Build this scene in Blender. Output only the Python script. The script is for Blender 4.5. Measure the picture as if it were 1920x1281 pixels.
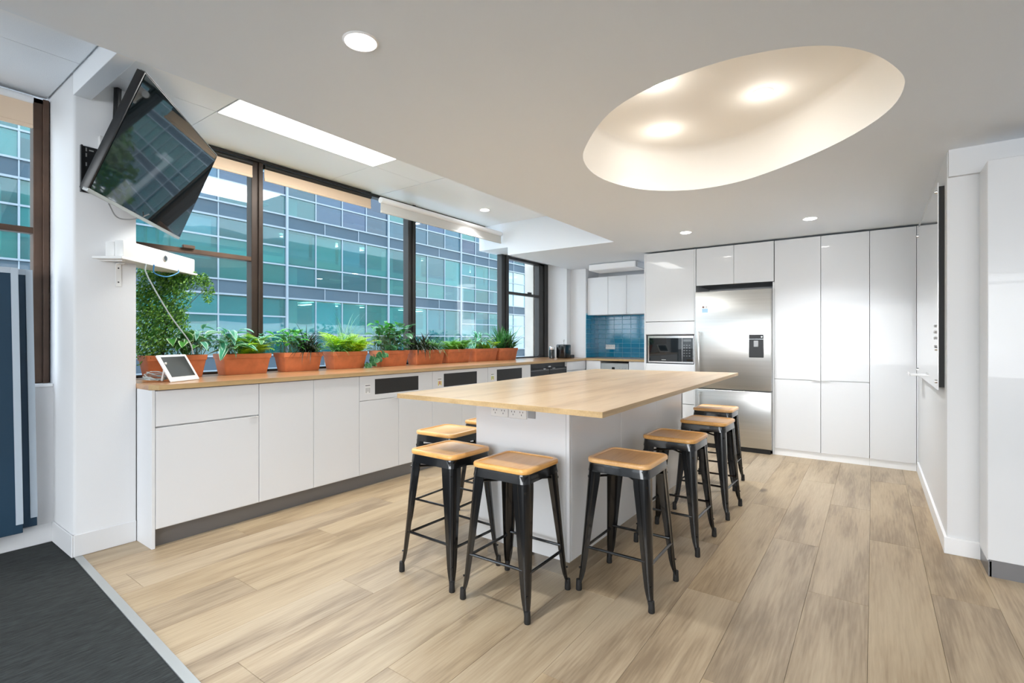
import bpy, bmesh, math, random
from mathutils import Vector, Matrix, Euler
random.seed(7)
S = bpy.context.scene
C = S.collection
for o in list(bpy.data.objects): bpy.data.objects.remove(o)

# ------------------------------------------------------------------ camera
YAW = math.atan(677/938.)
cam = bpy.data.cameras.new('camera'); camo = bpy.data.objects.new('camera', cam); C.objects.link(camo)
camo.location = (0, 0, 1.17); camo.rotation_euler = (math.pi/2, 0, YAW)
cam.sensor_width = 36; cam.lens = 938*36/1920; cam.shift_y = -2.5/1920; cam.clip_start = .02; cam.clip_end = 400
S.camera = camo
S.view_settings.view_transform = 'Standard'; S.view_settings.look = 'None'
S.view_settings.gamma = 1; S.view_settings.use_curve_mapping = False
S.view_settings.exposure = 1.5
# ------------------------------------------------------------------ world
w = bpy.data.worlds.new('sky'); S.world = w; w.use_nodes = True
nt = w.node_tree; nt.nodes.clear()
wo = nt.nodes.new('ShaderNodeOutputWorld'); bg = nt.nodes.new('ShaderNodeBackground')
tc = nt.nodes.new('ShaderNodeTexCoord'); sep = nt.nodes.new('ShaderNodeSeparateXYZ')
rmp = nt.nodes.new('ShaderNodeValToRGB')
rmp.color_ramp.elements[0].position = 0.45; rmp.color_ramp.elements[0].color = (.88, .93, 1, 1)
rmp.color_ramp.elements[1].position = 1.0; rmp.color_ramp.elements[1].color = (.62, .78, 1, 1)
ma = nt.nodes.new('ShaderNodeMath'); ma.operation = 'MULTIPLY_ADD'; ma.inputs[1].default_value = .5; ma.inputs[2].default_value = .5
nt.links.new(tc.outputs['Generated'], sep.inputs[0]); nt.links.new(sep.outputs['Z'], ma.inputs[0])
nt.links.new(ma.outputs[0], rmp.inputs[0]); nt.links.new(rmp.outputs[0], bg.inputs[0]); nt.links.new(bg.outputs[0], wo.inputs[0])
bg.inputs[1].default_value = 1.65

def area(name, loc, rot, sx, sy, power, col=(1, 1, 1), spread=math.pi):
    l = bpy.data.lights.new(name, 'AREA'); l.shape = 'RECTANGLE'; l.size = sx; l.size_y = sy; l.energy = power; l.color = col; l.spread = spread
    o = bpy.data.objects.new(name, l); o.location = loc; o.rotation_euler = rot; C.objects.link(o); return o
PI = math.pi
# fill lights added under the unseen ceiling behind the camera
area('rear_fill', (-.9, -1.6, 2.18), (0, 0, 0), 2.6, 1.2, 20, (.94, .97, 1))
area('rear_fill', (1.9, .6, 2.18), (0, 0, 0), 1.2, 2.4, 5, (.94, .97, 1))
area('rear_fill', (1.2, -4.4, 2.18), (0, 0, 0), 2.4, 1.2, 20, (.94, .97, 1))
area('troffer_lamp', (-3.03, 2.06, 2.585), (0, 0, 0), .55, 1.15, 14, (1, 1, .97))
# large soft fill light added behind the camera to even the room, tipped up
def aim(o, d): o.rotation_euler = Vector(d).to_track_quat('-Z', 'Y').to_euler()
aim(area('soft_fill', (.5, -5.6, 1.35), (0, 0, 0), 4.6, 1.7, 98, (.95, .975, 1)), (-.15, .93, .22))
for args in (('window_portal', (-4.05, 3.8, 1.75), (0, -PI/2, 0), 1.7, 5.3), ('window_portal', (-4.05, -2.8, 1.75), (0, -PI/2, 0), 1.7, 7.2), ('window_portal', (.3, -6.75, 1.5), (-PI/2, 0, PI), 6.8, 1.3)):
    area(*args, 1).data.cycles.is_portal = True

# ------------------------------------------------------------------ materials
def mat(name, col, rough=.5, metal=0, spec=.5, coat=0, bump=0, bscale=50, bstretch=(1, 1, 1), var=0, vscale=3, emis=0, ecol=None, coat_r=.03, aniso=0):
    m = bpy.data.materials.new(name); m.use_nodes = True; t = m.node_tree; n = t.nodes; b = n['Principled BSDF']
    b.inputs['Base Color'].default_value = (*col, 1); b.inputs['Roughness'].default_value = rough; b.inputs['Metallic'].default_value = metal
    b.inputs['Specular IOR Level'].default_value = spec; b.inputs['Coat Weight'].default_value = coat; b.inputs['Coat Roughness'].default_value = coat_r
    if aniso: b.inputs['Anisotropic'].default_value = aniso
    tc = n.new('ShaderNodeTexCoord'); mp = n.new('ShaderNodeMapping'); mp.inputs['Scale'].default_value = bstretch
    t.links.new(tc.outputs['Object'], mp.inputs['Vector'])
    if bump:
        nz = n.new('ShaderNodeTexNoise'); nz.inputs['Scale'].default_value = bscale; nz.inputs['Detail'].default_value = 3
        bp = n.new('ShaderNodeBump'); bp.inputs['Strength'].default_value = bump; bp.inputs['Distance'].default_value = .002
        t.links.new(mp.outputs[0], nz.inputs['Vector']); t.links.new(nz.outputs[0], bp.inputs['Height']); t.links.new(bp.outputs[0], b.inputs['Normal'])
    if var:
        nz = n.new('ShaderNodeTexNoise'); nz.inputs['Scale'].default_value = vscale; nz.inputs['Detail'].default_value = 4
        hs = n.new('ShaderNodeHueSaturation'); hs.inputs['Color'].default_value = (*col, 1)
        mr = n.new('ShaderNodeMapRange'); mr.inputs['From Min'].default_value = .3; mr.inputs['From Max'].default_value = .7
        mr.inputs['To Min'].default_value = 1-var; mr.inputs['To Max'].default_value = 1+var
        t.links.new(mp.outputs[0], nz.inputs['Vector']); t.links.new(nz.outputs[0], mr.inputs['Value']); t.links.new(mr.outputs[0], hs.inputs['Value']); t.links.new(hs.outputs[0], b.inputs['Base Color'])
    if emis:
        b.inputs['Emission Color'].default_value = (*(ecol or col), 1); b.inputs['Emission Strength'].default_value = emis
    return m

def woodmat(name, c1, c2, c3, rough=.35, coat=0, scale=1.0, axis='Y', knots=.0, rand=.0, bump=.15, coat_r=.08):
    """grain runs along the axis; object random shifts tone and pattern"""
    m = bpy.data.materials.new(name); m.use_nodes = True; t = m.node_tree; n = t.nodes; L = t.links; b = n['Principled BSDF']
    b.inputs['Roughness'].default_value = rough; b.inputs['Coat Weight'].default_value = coat; b.inputs['Coat Roughness'].default_value = coat_r
    tc = n.new('ShaderNodeTexCoord'); oi = n.new('ShaderNodeObjectInfo')
    cm = n.new('ShaderNodeCombineXYZ'); mu = n.new('ShaderNodeMath'); mu.operation = 'MULTIPLY'; mu.inputs[1].default_value = 37.
    L.new(oi.outputs['Random'], mu.inputs[0]); L.new(mu.outputs[0], cm.inputs['X']); L.new(mu.outputs[0], cm.inputs['Y']); L.new(mu.outputs[0], cm.inputs['Z'])
    ad = n.new('ShaderNodeVectorMath'); L.new(tc.outputs['Object'], ad.inputs[0]); L.new(cm.outputs[0], ad.inputs[1])
    def st(k):
        mp = n.new('ShaderNodeMapping'); s = [1, 1, 1]; s['XYZ'.index(axis)] = k; mp.inputs['Scale'].default_value = s; L.new(ad.outputs[0], mp.inputs['Vector']); return mp
    a = n.new('ShaderNodeTexNoise'); a.inputs['Scale'].default_value = 5*scale; a.inputs['Detail'].default_value = 5; a.inputs['Distortion'].default_value = .6; L.new(st(.14).outputs[0], a.inputs['Vector'])
    f = n.new('ShaderNodeTexNoise'); f.inputs['Scale'].default_value = 95*scale; f.inputs['Detail'].default_value = 4; L.new(st(.05).outputs[0], f.inputs['Vector'])
    wv = n.new('ShaderNodeTexWave'); wv.wave_type = 'RINGS'; wv.inputs['Scale'].default_value = 5*scale; wv.inputs['Distortion'].default_value = 9; wv.inputs['Detail'].default_value = 3; wv.inputs['Detail Scale'].default_value = .8; L.new(st(.11).outputs[0], wv.inputs['Vector'])
    r = n.new('ShaderNodeValToRGB'); e = r.color_ramp.elements; e[0].position = .34; e[0].color = (*c3, 1); e[1].position = .68; e[1].color = (*c1, 1); q = e.new(.5); q.color = (*c2, 1)
    mx = n.new('ShaderNodeMix'); mx.data_type = 'FLOAT'; mx.inputs[0].default_value = .22; L.new(a.outputs[0], mx.inputs[2]); L.new(wv.outputs['Fac'], mx.inputs[3])
    m2 = n.new('ShaderNodeMix'); m2.data_type = 'FLOAT'; m2.inputs[0].default_value = .36; L.new(mx.outputs[0], m2.inputs[2]); L.new(f.outputs[0], m2.inputs[3])
    L.new(m2.outputs[0], r.inputs[0]); out = r.outputs[0]
    if rand:
        wn = n.new('ShaderNodeTexWhiteNoise'); wn.noise_dimensions = '1D'; L.new(oi.outputs['Random'], wn.inputs['W'])
        h = n.new('ShaderNodeHueSaturation'); mr = n.new('ShaderNodeMapRange'); mr.inputs['To Min'].default_value = 1-rand; mr.inputs['To Max'].default_value = 1+rand
        mr2 = n.new('ShaderNodeMapRange'); mr2.inputs['To Min'].default_value = .93; mr2.inputs['To Max'].default_value = 1.07
        L.new(oi.outputs['Random'], mr.inputs['Value']); L.new(wn.outputs['Value'], mr2.inputs['Value']); L.new(mr.outputs[0], h.inputs['Value']); L.new(mr2.outputs[0], h.inputs['Saturation']); L.new(out, h.inputs['Color']); out = h.outputs[0]
    if knots:
        v = n.new('ShaderNodeTexVoronoi'); v.inputs['Scale'].default_value = 2.3; mp = st(.55); L.new(mp.outputs[0], v.inputs['Vector'])
        n2 = n.new('ShaderNodeTexNoise'); n2.inputs['Scale'].default_value = 14; L.new(ad.outputs[0], n2.inputs['Vector'])
        s2 = n.new('ShaderNodeMath'); s2.operation = 'MULTIPLY_ADD'; s2.inputs[1].default_value = .09; L.new(n2.outputs[0], s2.inputs[0]); L.new(v.outputs['Distance'], s2.inputs[2])
        r2 = n.new('ShaderNodeValToRGB'); r2.color_ramp.elements[0].position = .085; r2.color_ramp.elements[0].color = (knots, knots, knots, 1); r2.color_ramp.elements[1].position = .14; r2.color_ramp.elements[1].color = (0, 0, 0, 1)
        L.new(s2.outputs[0], r2.inputs[0])
        mk = n.new('ShaderNodeMix'); mk.data_type = 'RGBA'; mk.inputs[7].default_value = (.10, .065, .04, 1); L.new(r2.outputs[0], mk.inputs[0]); L.new(out, mk.inputs[6]); out = mk.outputs[2]
    L.new(out, b.inputs['Base Color'])
    bp = n.new('ShaderNodeBump'); bp.inputs['Strength'].default_value = bump; bp.inputs['Distance'].default_value = .001; L.new(f.outputs[0], bp.inputs['Height']); L.new(bp.outputs[0], b.inputs['Normal'])
    return m

def leafmat(name, c_mid, c_edge, lo=.45, hi=.8, rough=.45, trans=.25, rand=.25):
    m = bpy.data.materials.new(name); m.use_nodes = True; t = m.node_tree; n = t.nodes; L = t.links; b = n['Principled BSDF']
    at = n.new('ShaderNodeAttribute'); at.attribute_name = 'edge'
    nz = n.new('ShaderNodeTexNoise'); nz.inputs['Scale'].default_value = 30
    tc = n.new('ShaderNodeTexCoord'); L.new(tc.outputs['Object'], nz.inputs['Vector'])
    ad = n.new('ShaderNodeMath'); ad.operation = 'MULTIPLY_ADD'; ad.inputs[1].default_value = .4; L.new(nz.outputs[0], ad.inputs[0]); L.new(at.outputs['Fac'], ad.inputs[2])
    r = n.new('ShaderNodeValToRGB'); r.color_ramp.elements[0].position = lo; r.color_ramp.elements[0].color = (*c_mid, 1); r.color_ramp.elements[1].position = hi; r.color_ramp.elements[1].color = (*c_edge, 1)
    L.new(ad.outputs[0], r.inputs[0])
    oi = n.new('ShaderNodeObjectInfo'); mr = n.new('ShaderNodeMapRange'); mr.inputs['To Min'].default_value = 1-rand; mr.inputs['To Max'].default_value = 1+rand
    h = n.new('ShaderNodeHueSaturation'); L.new(oi.outputs['Random'], mr.inputs['Value']); L.new(mr.outputs[0], h.inputs['Value']); L.new(r.outputs[0], h.inputs['Color']); L.new(h.outputs[0], b.inputs['Base Color'])
    b.inputs['Roughness'].default_value = rough
    tr = n.new('ShaderNodeBsdfTranslucent'); L.new(h.outputs[0], tr.inputs[0]); mx = n.new('ShaderNodeMixShader'); mx.inputs[0].default_value = trans
    L.new(b.outputs[0], mx.inputs[1]); L.new(tr.outputs[0], mx.inputs[2]); L.new(mx.outputs[0], n['Material Output'].inputs[0])
    return m

def glassmat(name, tint=(.97, .99, .99), refl=1.0, rough=0):
    m = bpy.data.materials.new(name); m.use_nodes = True; t = m.node_tree; n = t.nodes; n.clear(); L = t.links
    o = n.new('ShaderNodeOutputMaterial'); tr = n.new('ShaderNodeBsdfTransparent'); tr.inputs[0].default_value = (*tint, 1)
    g = n.new('ShaderNodeBsdfGlossy'); g.inputs['Roughness'].default_value = rough; fr = n.new('ShaderNodeFresnel'); ge = n.new('ShaderNodeNewGeometry'); mr = n.new('ShaderNodeMapRange'); mr.inputs['To Min'].default_value = 1.45; mr.inputs['To Max'].default_value = 1/1.45; L.new(ge.outputs['Backfacing'], mr.inputs['Value']); L.new(mr.outputs[0], fr.inputs[0])
    mu = n.new('ShaderNodeMath'); mu.operation = 'MULTIPLY'; mu.inputs[1].default_value = refl; L.new(fr.outputs[0], mu.inputs[0])
    mx = n.new('ShaderNodeMixShader'); L.new(mu.outputs[0], mx.inputs[0]); L.new(tr.outputs[0], mx.inputs[1]); L.new(g.outputs[0], mx.inputs[2]); L.new(mx.outputs[0], o.inputs[0])
    return m

def facademat(name, tint, body, k=.45, glossy=.3):
    """tinted curtain-wall glass: see-through, a body colour of its own, mirror-like"""
    m = bpy.data.materials.new(name); m.use_nodes = True; t = m.node_tree; n = t.nodes; n.clear(); L = t.links
    o = n.new('ShaderNodeOutputMaterial'); tr = n.new('ShaderNodeBsdfTransparent'); tr.inputs[0].default_value = (*tint, 1)
    d = n.new('ShaderNodeBsdfDiffuse'); oi = n.new('ShaderNodeObjectInfo'); h = n.new('ShaderNodeHueSaturation'); h.inputs['Color'].default_value = (*body, 1)
    mr = n.new('ShaderNodeMapRange'); mr.inputs['To Min'].default_value = .55; mr.inputs['To Max'].default_value = 1.35
    wn = n.new('ShaderNodeTexWhiteNoise'); wn.noise_dimensions = '1D'; mr2 = n.new('ShaderNodeMapRange'); mr2.inputs['To Min'].default_value = .475; mr2.inputs['To Max'].default_value = .54
    L.new(oi.outputs['Random'], mr.inputs['Value']); L.new(oi.outputs['Random'], wn.inputs['W']); L.new(wn.outputs['Value'], mr2.inputs['Value']); L.new(mr.outputs[0], h.inputs['Value']); L.new(mr2.outputs[0], h.inputs['Hue'])
    L.new(h.outputs[0], d.inputs[0])
    m1 = n.new('ShaderNodeMixShader'); m1.inputs[0].default_value = k; L.new(tr.outputs[0], m1.inputs[1]); L.new(d.outputs[0], m1.inputs[2])
    g = n.new('ShaderNodeBsdfGlossy'); g.inputs['Roughness'].default_value = .02
    nz = n.new('ShaderNodeTexNoise'); nz.inputs['Scale'].default_value = .6; tc = n.new('ShaderNodeTexCoord'); L.new(tc.outputs['Object'], nz.inputs['Vector'])
    bp = n.new('ShaderNodeBump'); bp.inputs['Strength'].default_value = .25; bp.inputs['Distance'].default_value = .05; L.new(nz.outputs[0], bp.inputs['Height']); L.new(bp.outputs[0], g.inputs['Normal'])
    m2 = n.new('ShaderNodeMixShader'); m2.inputs[0].default_value = glossy; L.new(m1.outputs[0], m2.inputs[1]); L.new(g.outputs[0], m2.inputs[2]); L.new(m2.outputs[0], o.inputs[0])
    return m

def emat(name, col, s):
    m = bpy.data.materials.new(name); m.use_nodes = True; t = m.node_tree; t.nodes.clear()
    o = t.nodes.new('ShaderNodeOutputMaterial'); e = t.nodes.new('ShaderNodeEmission'); e.inputs[0].default_value = (*col, 1); e.inputs[1].default_value = s; t.links.new(e.outputs[0], o.inputs[0]); return m

M = dict(
    wall=mat('wall_paint', (.74, .745, .755), .6, bump=.12, bscale=180),
    ceil=mat('ceiling_paint', (.83, .88, .94), .7, bump=.05, bscale=120),
    tile=mat('ceiling_tile_board', (.92, .935, .955), .8, bump=.5, bscale=260),
    dome=mat('dome_paint', (.93, .90, .85), .7),
    gloss=mat('white_lacquer', (.74, .75, .765), .25, spec=.3, coat=.28, coat_r=.02, bump=.06, bscale=1.2),
    satin=mat('white_satin_door', (.78, .79, .81), .4, spec=.35, coat=.06, coat_r=.15),
    carc=mat('white_melamine', (.75, .75, .75), .5),
    skirt=mat('white_skirting_paint', (.88, .885, .895), .4),
    bronze=mat('bronze_frame', (.045, .030, .022), .4, metal=.4, var=.2, vscale=4),
    brown=mat('brown_frame', (.11, .062, .04), .45, metal=.2, var=.25, vscale=6),
    darkfr=mat('dark_frame', (.028, .027, .026), .4, metal=.3),
    black=mat('black_gloss_paint', (.005, .005, .0055), .2, coat=.4, coat_r=.05, bump=.06, bscale=25),
    rubber=mat('black_rubber', (.012, .012, .012), .6),
    grille=mat('black_grille', (.018, .018, .018), .45, bump=.3, bscale=200),
    blackpl=mat('black_plastic', (.013, .014, .016), .35),
    steel=mat('brushed_steel', (.58, .58, .565), .30, metal=1, aniso=.8, bump=.10, bscale=14, bstretch=(.2, .2, 9), var=.04, vscale=6),
    chrome=mat('bright_steel', (.75, .75, .75), .15, metal=1),
    alu=mat('grey_aluminium_kick', (.20, .20, .21), .33, metal=.55, bump=.05, bscale=30, bstretch=(1, .1, 1)),
    alu2=mat('pale_aluminium', (.45, .47, .47), .4, metal=.5),
    screen=mat('screen_glass', (.004, .007, .009), .03, coat=.25, coat_r=.005, spec=.5),
    tabscreen=mat('tablet_glass', (.06, .065, .065), .06, coat=1, coat_r=.02),
    plastic=mat('white_plastic', (.78, .78, .77), .35),
    greyp=mat('grey_plastic', (.32, .33, .34), .4),
    blind=mat('beige_blind', (.86, .66, .48), .85, bump=.2, bscale=300),
    blind2=mat('pale_blind', (.62, .61, .58), .85, bump=.2, bscale=300),
    terra=mat('terracotta', (.56, .17, .065), .55, var=.14, vscale=14, bump=.2, bscale=60),
    soil=mat('soil', (.03, .02, .015), .95, bump=1, bscale=90),
    navy=mat('navy_board', (.012, .045, .085), .55, var=.08, vscale=2),
    paleblue=mat('pale_blue_edge', (.52, .60, .68), .4),
    carpet=mat('charcoal_carpet', (.020, .024, .024), .95, bump=.9, bscale=260, bstretch=(1, .12, 1), var=.6, vscale=170),
    teal=mat('teal_tile', (.0, .175, .31), .12, coat=.5, var=.12, vscale=2, bump=.1, bscale=8),
    grout=mat('pale_grout', (.30, .58, .68), .8),
    bluec=mat('blue_cable', (.02, .20, .45), .4), greyc=mat('grey_cable', (.42, .47, .48), .5),
    yellow=mat('yellow_sticker', (.75, .6, .08), .5), redst=mat('red_sticker', (.6, .1, .05), .5),
    greenst=mat('green_sticker', (.25, .5, .2), .5), greyst=mat('grey_sticker', (.55, .55, .55), .5),
    gboard=mat('white_glass_board', (.82, .82, .83), .08, coat=1, coat_r=.01),
    card=mat('white_card', (.85, .85, .85), .5), skinp=mat('photo_print_dark', (.15, .08, .07), .5), bluep=mat('photo_print_blue', (.35, .55, .75), .5),
    oak=woodmat('island_oak', (.66, .49, .31), (.58, .41, .245), (.45, .30, .165), .33, coat=.12, scale=1.3, bump=.05, coat_r=.12),
    worktop=woodmat('worktop_oak', (.56, .31, .15), (.48, .26, .12), (.36, .18, .08), .28, coat=.25, scale=1.2, bump=.05, coat_r=.08),
    edgeoak=woodmat('oak_edging', (.60, .42, .22), (.52, .35, .17), (.42, .28, .13), .4, scale=1.3, bump=.05),
    seat=woodmat('beech_seat', (.88, .52, .215), (.80, .44, .16), (.68, .34, .11), .32, coat=.3, scale=1.6, rand=.06, bump=.08),
    plank=woodmat('vinyl_oak_plank', (.50, .395, .262), (.40, .30, .19), (.25, .178, .108), .42, scale=1.3, knots=.8, rand=.035, bump=.25),
    led=emat('led_disc', (1, .98, .94), 14), ledpanel=emat('led_panel', (1, 1, .93), 1.35), warm=emat('warm_led', (1, .97, .9), 14),
    glass=glassmat('window_glass'),
    span=mat('blue_grey_spandrel', (.058, .095, .125), .7, spec=.2, var=.12, vscale=.5), mull=mat('silver_mullion', (.24, .30, .35), .4, metal=.2),
    fg=facademat('teal_glass', (.46, .80, .82), (.03, .24, .26), .30, .07), fgl=facademat('sky_washed_glass', (.7, .9, .93), (.35, .60, .64), .65, .15),
    fgd=facademat('deep_blue_glass', (.34, .60, .72), (.02, .14, .23), .34, .07),
    cream=mat('cream_concrete', (.62, .58, .47), .8), greywall=mat('interior_grey', (.10, .14, .15), .8), tealwall=mat('interior_teal', (.12, .30, .30), .8), whitebl=mat('office_blind', (.45, .6, .6), .8),
    gold=mat('gold_fin', (.42, .28, .08), .4, metal=.3), stone=mat('pale_stone', (.62, .58, .52), .8, var=.08, vscale=3),
    asphalt=mat('street', (.42, .42, .41), .9), bark=mat('bark', (.09, .06, .04), .9),
    roomglow=emat('room_fill_glow', (.9, 1, .98), 5),
    hosta=leafmat('variegated_leaf', (.06, .24, .04), (.58, .76, .48), .72, .98), hosta2=leafmat('blue_green_variegated_leaf', (.06, .34, .19), (.50, .80, .64), .6, .95),
    round=leafmat('grey_green_round_leaf', (.05, .20, .08), (.16, .40, .18), .6, 1.1, rough=.35), bright=leafmat('bright_green_leaf', (.06, .38, .05), (.18, .55, .08), .5, 1),
    fern=leafmat('lime_fern', (.34, .60, .02), (.50, .76, .05), .4, .9, trans=.4), fern2=leafmat('mid_green_fern', (.13, .38, .03), (.28, .55, .06), .4, .9, trans=.35),
    dark=leafmat('dark_strap_leaf', (.018, .035, .016), (.06, .08, .04), .5, 1.1), spike=leafmat('green_strap_leaf', (.05, .22, .045), (.15, .46, .14), .5, 1.1),
    box=leafmat('small_hedge_leaf', (.03, .14, .018), (.16, .34, .05), .45, .8, trans=.2),
    tree=leafmat('tree_leaf', (.02, .09, .012), (.12, .26, .03), .3, 1.0),
    stem=mat('plant_stem', (.10, .16, .05), .7),
)

# ------------------------------------------------------------------ mesh helpers
WO = {}
def bx(bm, x0, x1, y0, y1, z0, z1, bev=0, seg=1):
    if x1 < x0: x0, x1 = x1, x0
    if y1 < y0: y0, y1 = y1, y0
    t = bmesh.new(); bmesh.ops.create_cube(t, size=1)
    for v in t.verts: v.co = Vector(((x0+x1)/2+v.co.x*(x1-x0), (y0+y1)/2+v.co.y*(y1-y0), (z0+z1)/2+v.co.z*(z1-z0)))
    if bev: bmesh.ops.bevel(t, geom=t.edges[:], offset=min(bev, .45*min(x1-x0, y1-y0, z1-z0)), segments=seg, affect='EDGES', profile=.5)
    join(bm, t); return bm
def join(bm, t, mtx=None):
    if mtx: bmesh.ops.transform(t, matrix=mtx, verts=t.verts)
    m = {v: bm.verts.new(v.co) for v in t.verts}
    for f in t.faces:
        try: bm.faces.new([m[v] for v in f.verts])
        except ValueError: pass
    t.free()
def prism(bm, pts, z0, z1, bev=0):
    t = bmesh.new(); a = [t.verts.new((p[0], p[1], z0)) for p in pts]; f = t.faces.new(a)
    r = bmesh.ops.extrude_face_region(t, geom=[f]); 
    for v in r['geom']:
        if isinstance(v, bmesh.types.BMVert): v.co.z = z1
    bmesh.ops.recalc_face_normals(t, faces=t.faces)
    if bev: bmesh.ops.bevel(t, geom=t.edges[:], offset=bev, segments=1, affect='EDGES')
    join(bm, t)
def lathe(bm, prof, c=(0, 0, 0), n=20, axis='Z'):
    rings = []
    for r, z in prof:
        rings.append([bm.verts.new(Vector(c)+(Vector((r*math.cos(2*PI*i/n), r*math.sin(2*PI*i/n), z)) if axis == 'Z' else (Vector((z, r*math.cos(2*PI*i/n), r*math.sin(2*PI*i/n))) if axis == 'X' else Vector((r*math.sin(2*PI*i/n), z, r*math.cos(2*PI*i/n)))))) for i in range(n)])
    for a, b in zip(rings, rings[1:]):
        for i in range(n): bm.faces.new((a[i], a[(i+1) % n], b[(i+1) % n], b[i]))
    bm.faces.new(rings[0][::-1]); bm.faces.new(rings[-1])
def tube(bm, pts, r, n=8, cap=True, r1=None):
    pts = [Vector(p) for p in pts]; rings = []; up = Vector((0, 0, 1))
    for i, p in enumerate(pts):
        d = (pts[min(i+1, len(pts)-1)]-pts[max(i-1, 0)]).normalized()
        u = d.cross(up) if abs(d.z) < .95 else d.cross(Vector((0, 1, 0))); u.normalize(); v = d.cross(u)
        rr = r if r1 is None else r+(r1-r)*i/(len(pts)-1)
        rings.append([bm.verts.new(p+(u*math.cos(2*PI*k/n)+v*math.sin(2*PI*k/n))*rr) for k in range(n)])
    for a, b in zip(rings, rings[1:]):
        for k in range(n): bm.faces.new((a[k], a[(k+1) % n], b[(k+1) % n], b[k]))
    if cap: bm.faces.new(rings[0][::-1]); bm.faces.new(rings[-1])
def curve(pts, n=24):
    """catmull-rom"""
    P = [Vector(p) for p in pts]; P = [P[0]*2-P[1]]+P+[P[-1]*2-P[-2]]; out = []
    k = len(P)-3
    for s in range(k):
        a, b, c, d = P[s:s+4]
        for i in range(n):
            t = i/n; out.append(.5*((2*b)+(c-a)*t+(2*a-5*b+4*c-d)*t*t+(3*b-a-3*c+d)*t*t*t))
    out.append(P[-2]); return out
def finish(bm, name, angle=32, smooth=True):
    bmesh.ops.recalc_face_normals(bm, faces=bm.faces)
    me = bpy.data.meshes.new(name); bm.to_mesh(me); bm.free()
    if smooth:
        for p in me.polygons: p.use_smooth = True
        me.set_sharp_from_angle(angle=math.radians(angle))
    return me
def obj(name, bm, m, parent=None, local=False, smooth=True, angle=32):
    """bm in world coordinates (or in the parent's own frame with local=True) -> one object"""
    if parent is None and not local:
        xs = [v.co for v in bm.verts]
        org = Vector(((min(v.x for v in xs)+max(v.x for v in xs))/2, (min(v.y for v in xs)+max(v.y for v in xs))/2, min(v.z for v in xs)))
    elif parent is not None and not local: org = WO[parent.name_full]
    else: org = Vector((0, 0, 0))
    for v in bm.verts: v.co -= org
    me = finish(bm, name, angle, smooth); mm = m if isinstance(m, bpy.types.Material) else M[m]; me.materials.append(mm)
    o = bpy.data.objects.new(name, me); C.objects.link(o)
    if parent is None: o.location = org; WO[o.name_full] = org.copy()
    else: o.parent = parent; WO[o.name_full] = WO.get(parent.name_full, Vector((0, 0, 0))).copy()
    return o
def box(name, x0, x1, y0, y1, z0, z1, m, parent=None, bev=0, seg=1, local=False):
    bm = bmesh.new(); bx(bm, x0, x1, y0, y1, z0, z1, bev, seg); return obj(name, bm, m, parent, local)
def tag(o, label=None, cat=None, group=None, kind=None):
    if label: o['label'] = label
    if cat: o['category'] = cat
    if group: o['group'] = group
    if kind: o['kind'] = kind
    return o
def thing(name, label, cat, loc=(0, 0, 0), rot=(0, 0, 0), group=None, kind=None):
    o = bpy.data.objects.new(name, None); C.objects.link(o); o.location = loc; o.rotation_euler = rot; o.empty_display_size = .1
    WO[o.name_full] = Vector(loc); return tag(o, label, cat, group, kind)
def struct(o, label=None): o['kind'] = 'structure'; 
def sbox(name, *a, **k):
    o = box(name, *a, **k)
    if o.parent is None: o['kind'] = 'structure'
    return o
def inst(src, name, parent, loc=(0, 0, 0), rot=(0, 0, 0), sc=(1, 1, 1)):
    """another object with the same mesh"""
    o = bpy.data.objects.new(name, src if isinstance(src, bpy.types.Mesh) else src.data); C.objects.link(o); o.parent = parent
    o.location = loc; o.rotation_euler = rot; o.scale = sc; return o
def dup(root, loc, rotz, label, group=None):
    r = root.copy(); C.objects.link(r); r.location = loc; r.rotation_euler = (0, 0, rotz); r['label'] = label
    if group: r['group'] = group
    for ch in list(root.children):
        c = ch.copy(); C.objects.link(c); c.parent = r
        for g in ch.children:
            d = g.copy(); C.objects.link(d); d.parent = c
    return r

CZ = 2.205       # lower ceiling
UZ = 2.60       # ceiling over the windows
GX = -3.98      # window plane
EX = -2.21     # edge of the lowered ceiling
EY = 4.90      # end of the window bay
# ================================================================== SETTING
# ---- floor: carpet, metal strip, planks
def strip_y(x): return .82-.046*(x+3.49)
bm = bmesh.new(); prism(bm, [(-4.05, -6.6), (4.3, -6.6), (4.3, strip_y(4.3)-.02), (-3.49, strip_y(-3.49)-.02), (-4.05, .80)], -.05, 0.0)
fl = obj('floor', bm, 'carpet', smooth=False); fl['kind'] = 'structure'
bm = bmesh.new(); prism(bm, [(-3.47, strip_y(-3.47)-.018), (4.2, strip_y(4.2)-.018), (4.2, strip_y(4.2)+.016), (-3.47, strip_y(-3.47)+.016)], -.004, .004)
o = obj('trim_1', bm, 'alu2', smooth=False); o['kind'] = 'structure'
wf = thing('floor', None, None, (-1, 3, 0), kind='structure')
sub = box('subfloor', -4.0, 4.2, strip_y(4.2)+.02, 7.0, -.08, -.012, 'soil', wf)
PW, PL = .232, 1.52
x = -3.96; col = 0
pm = {}
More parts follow.
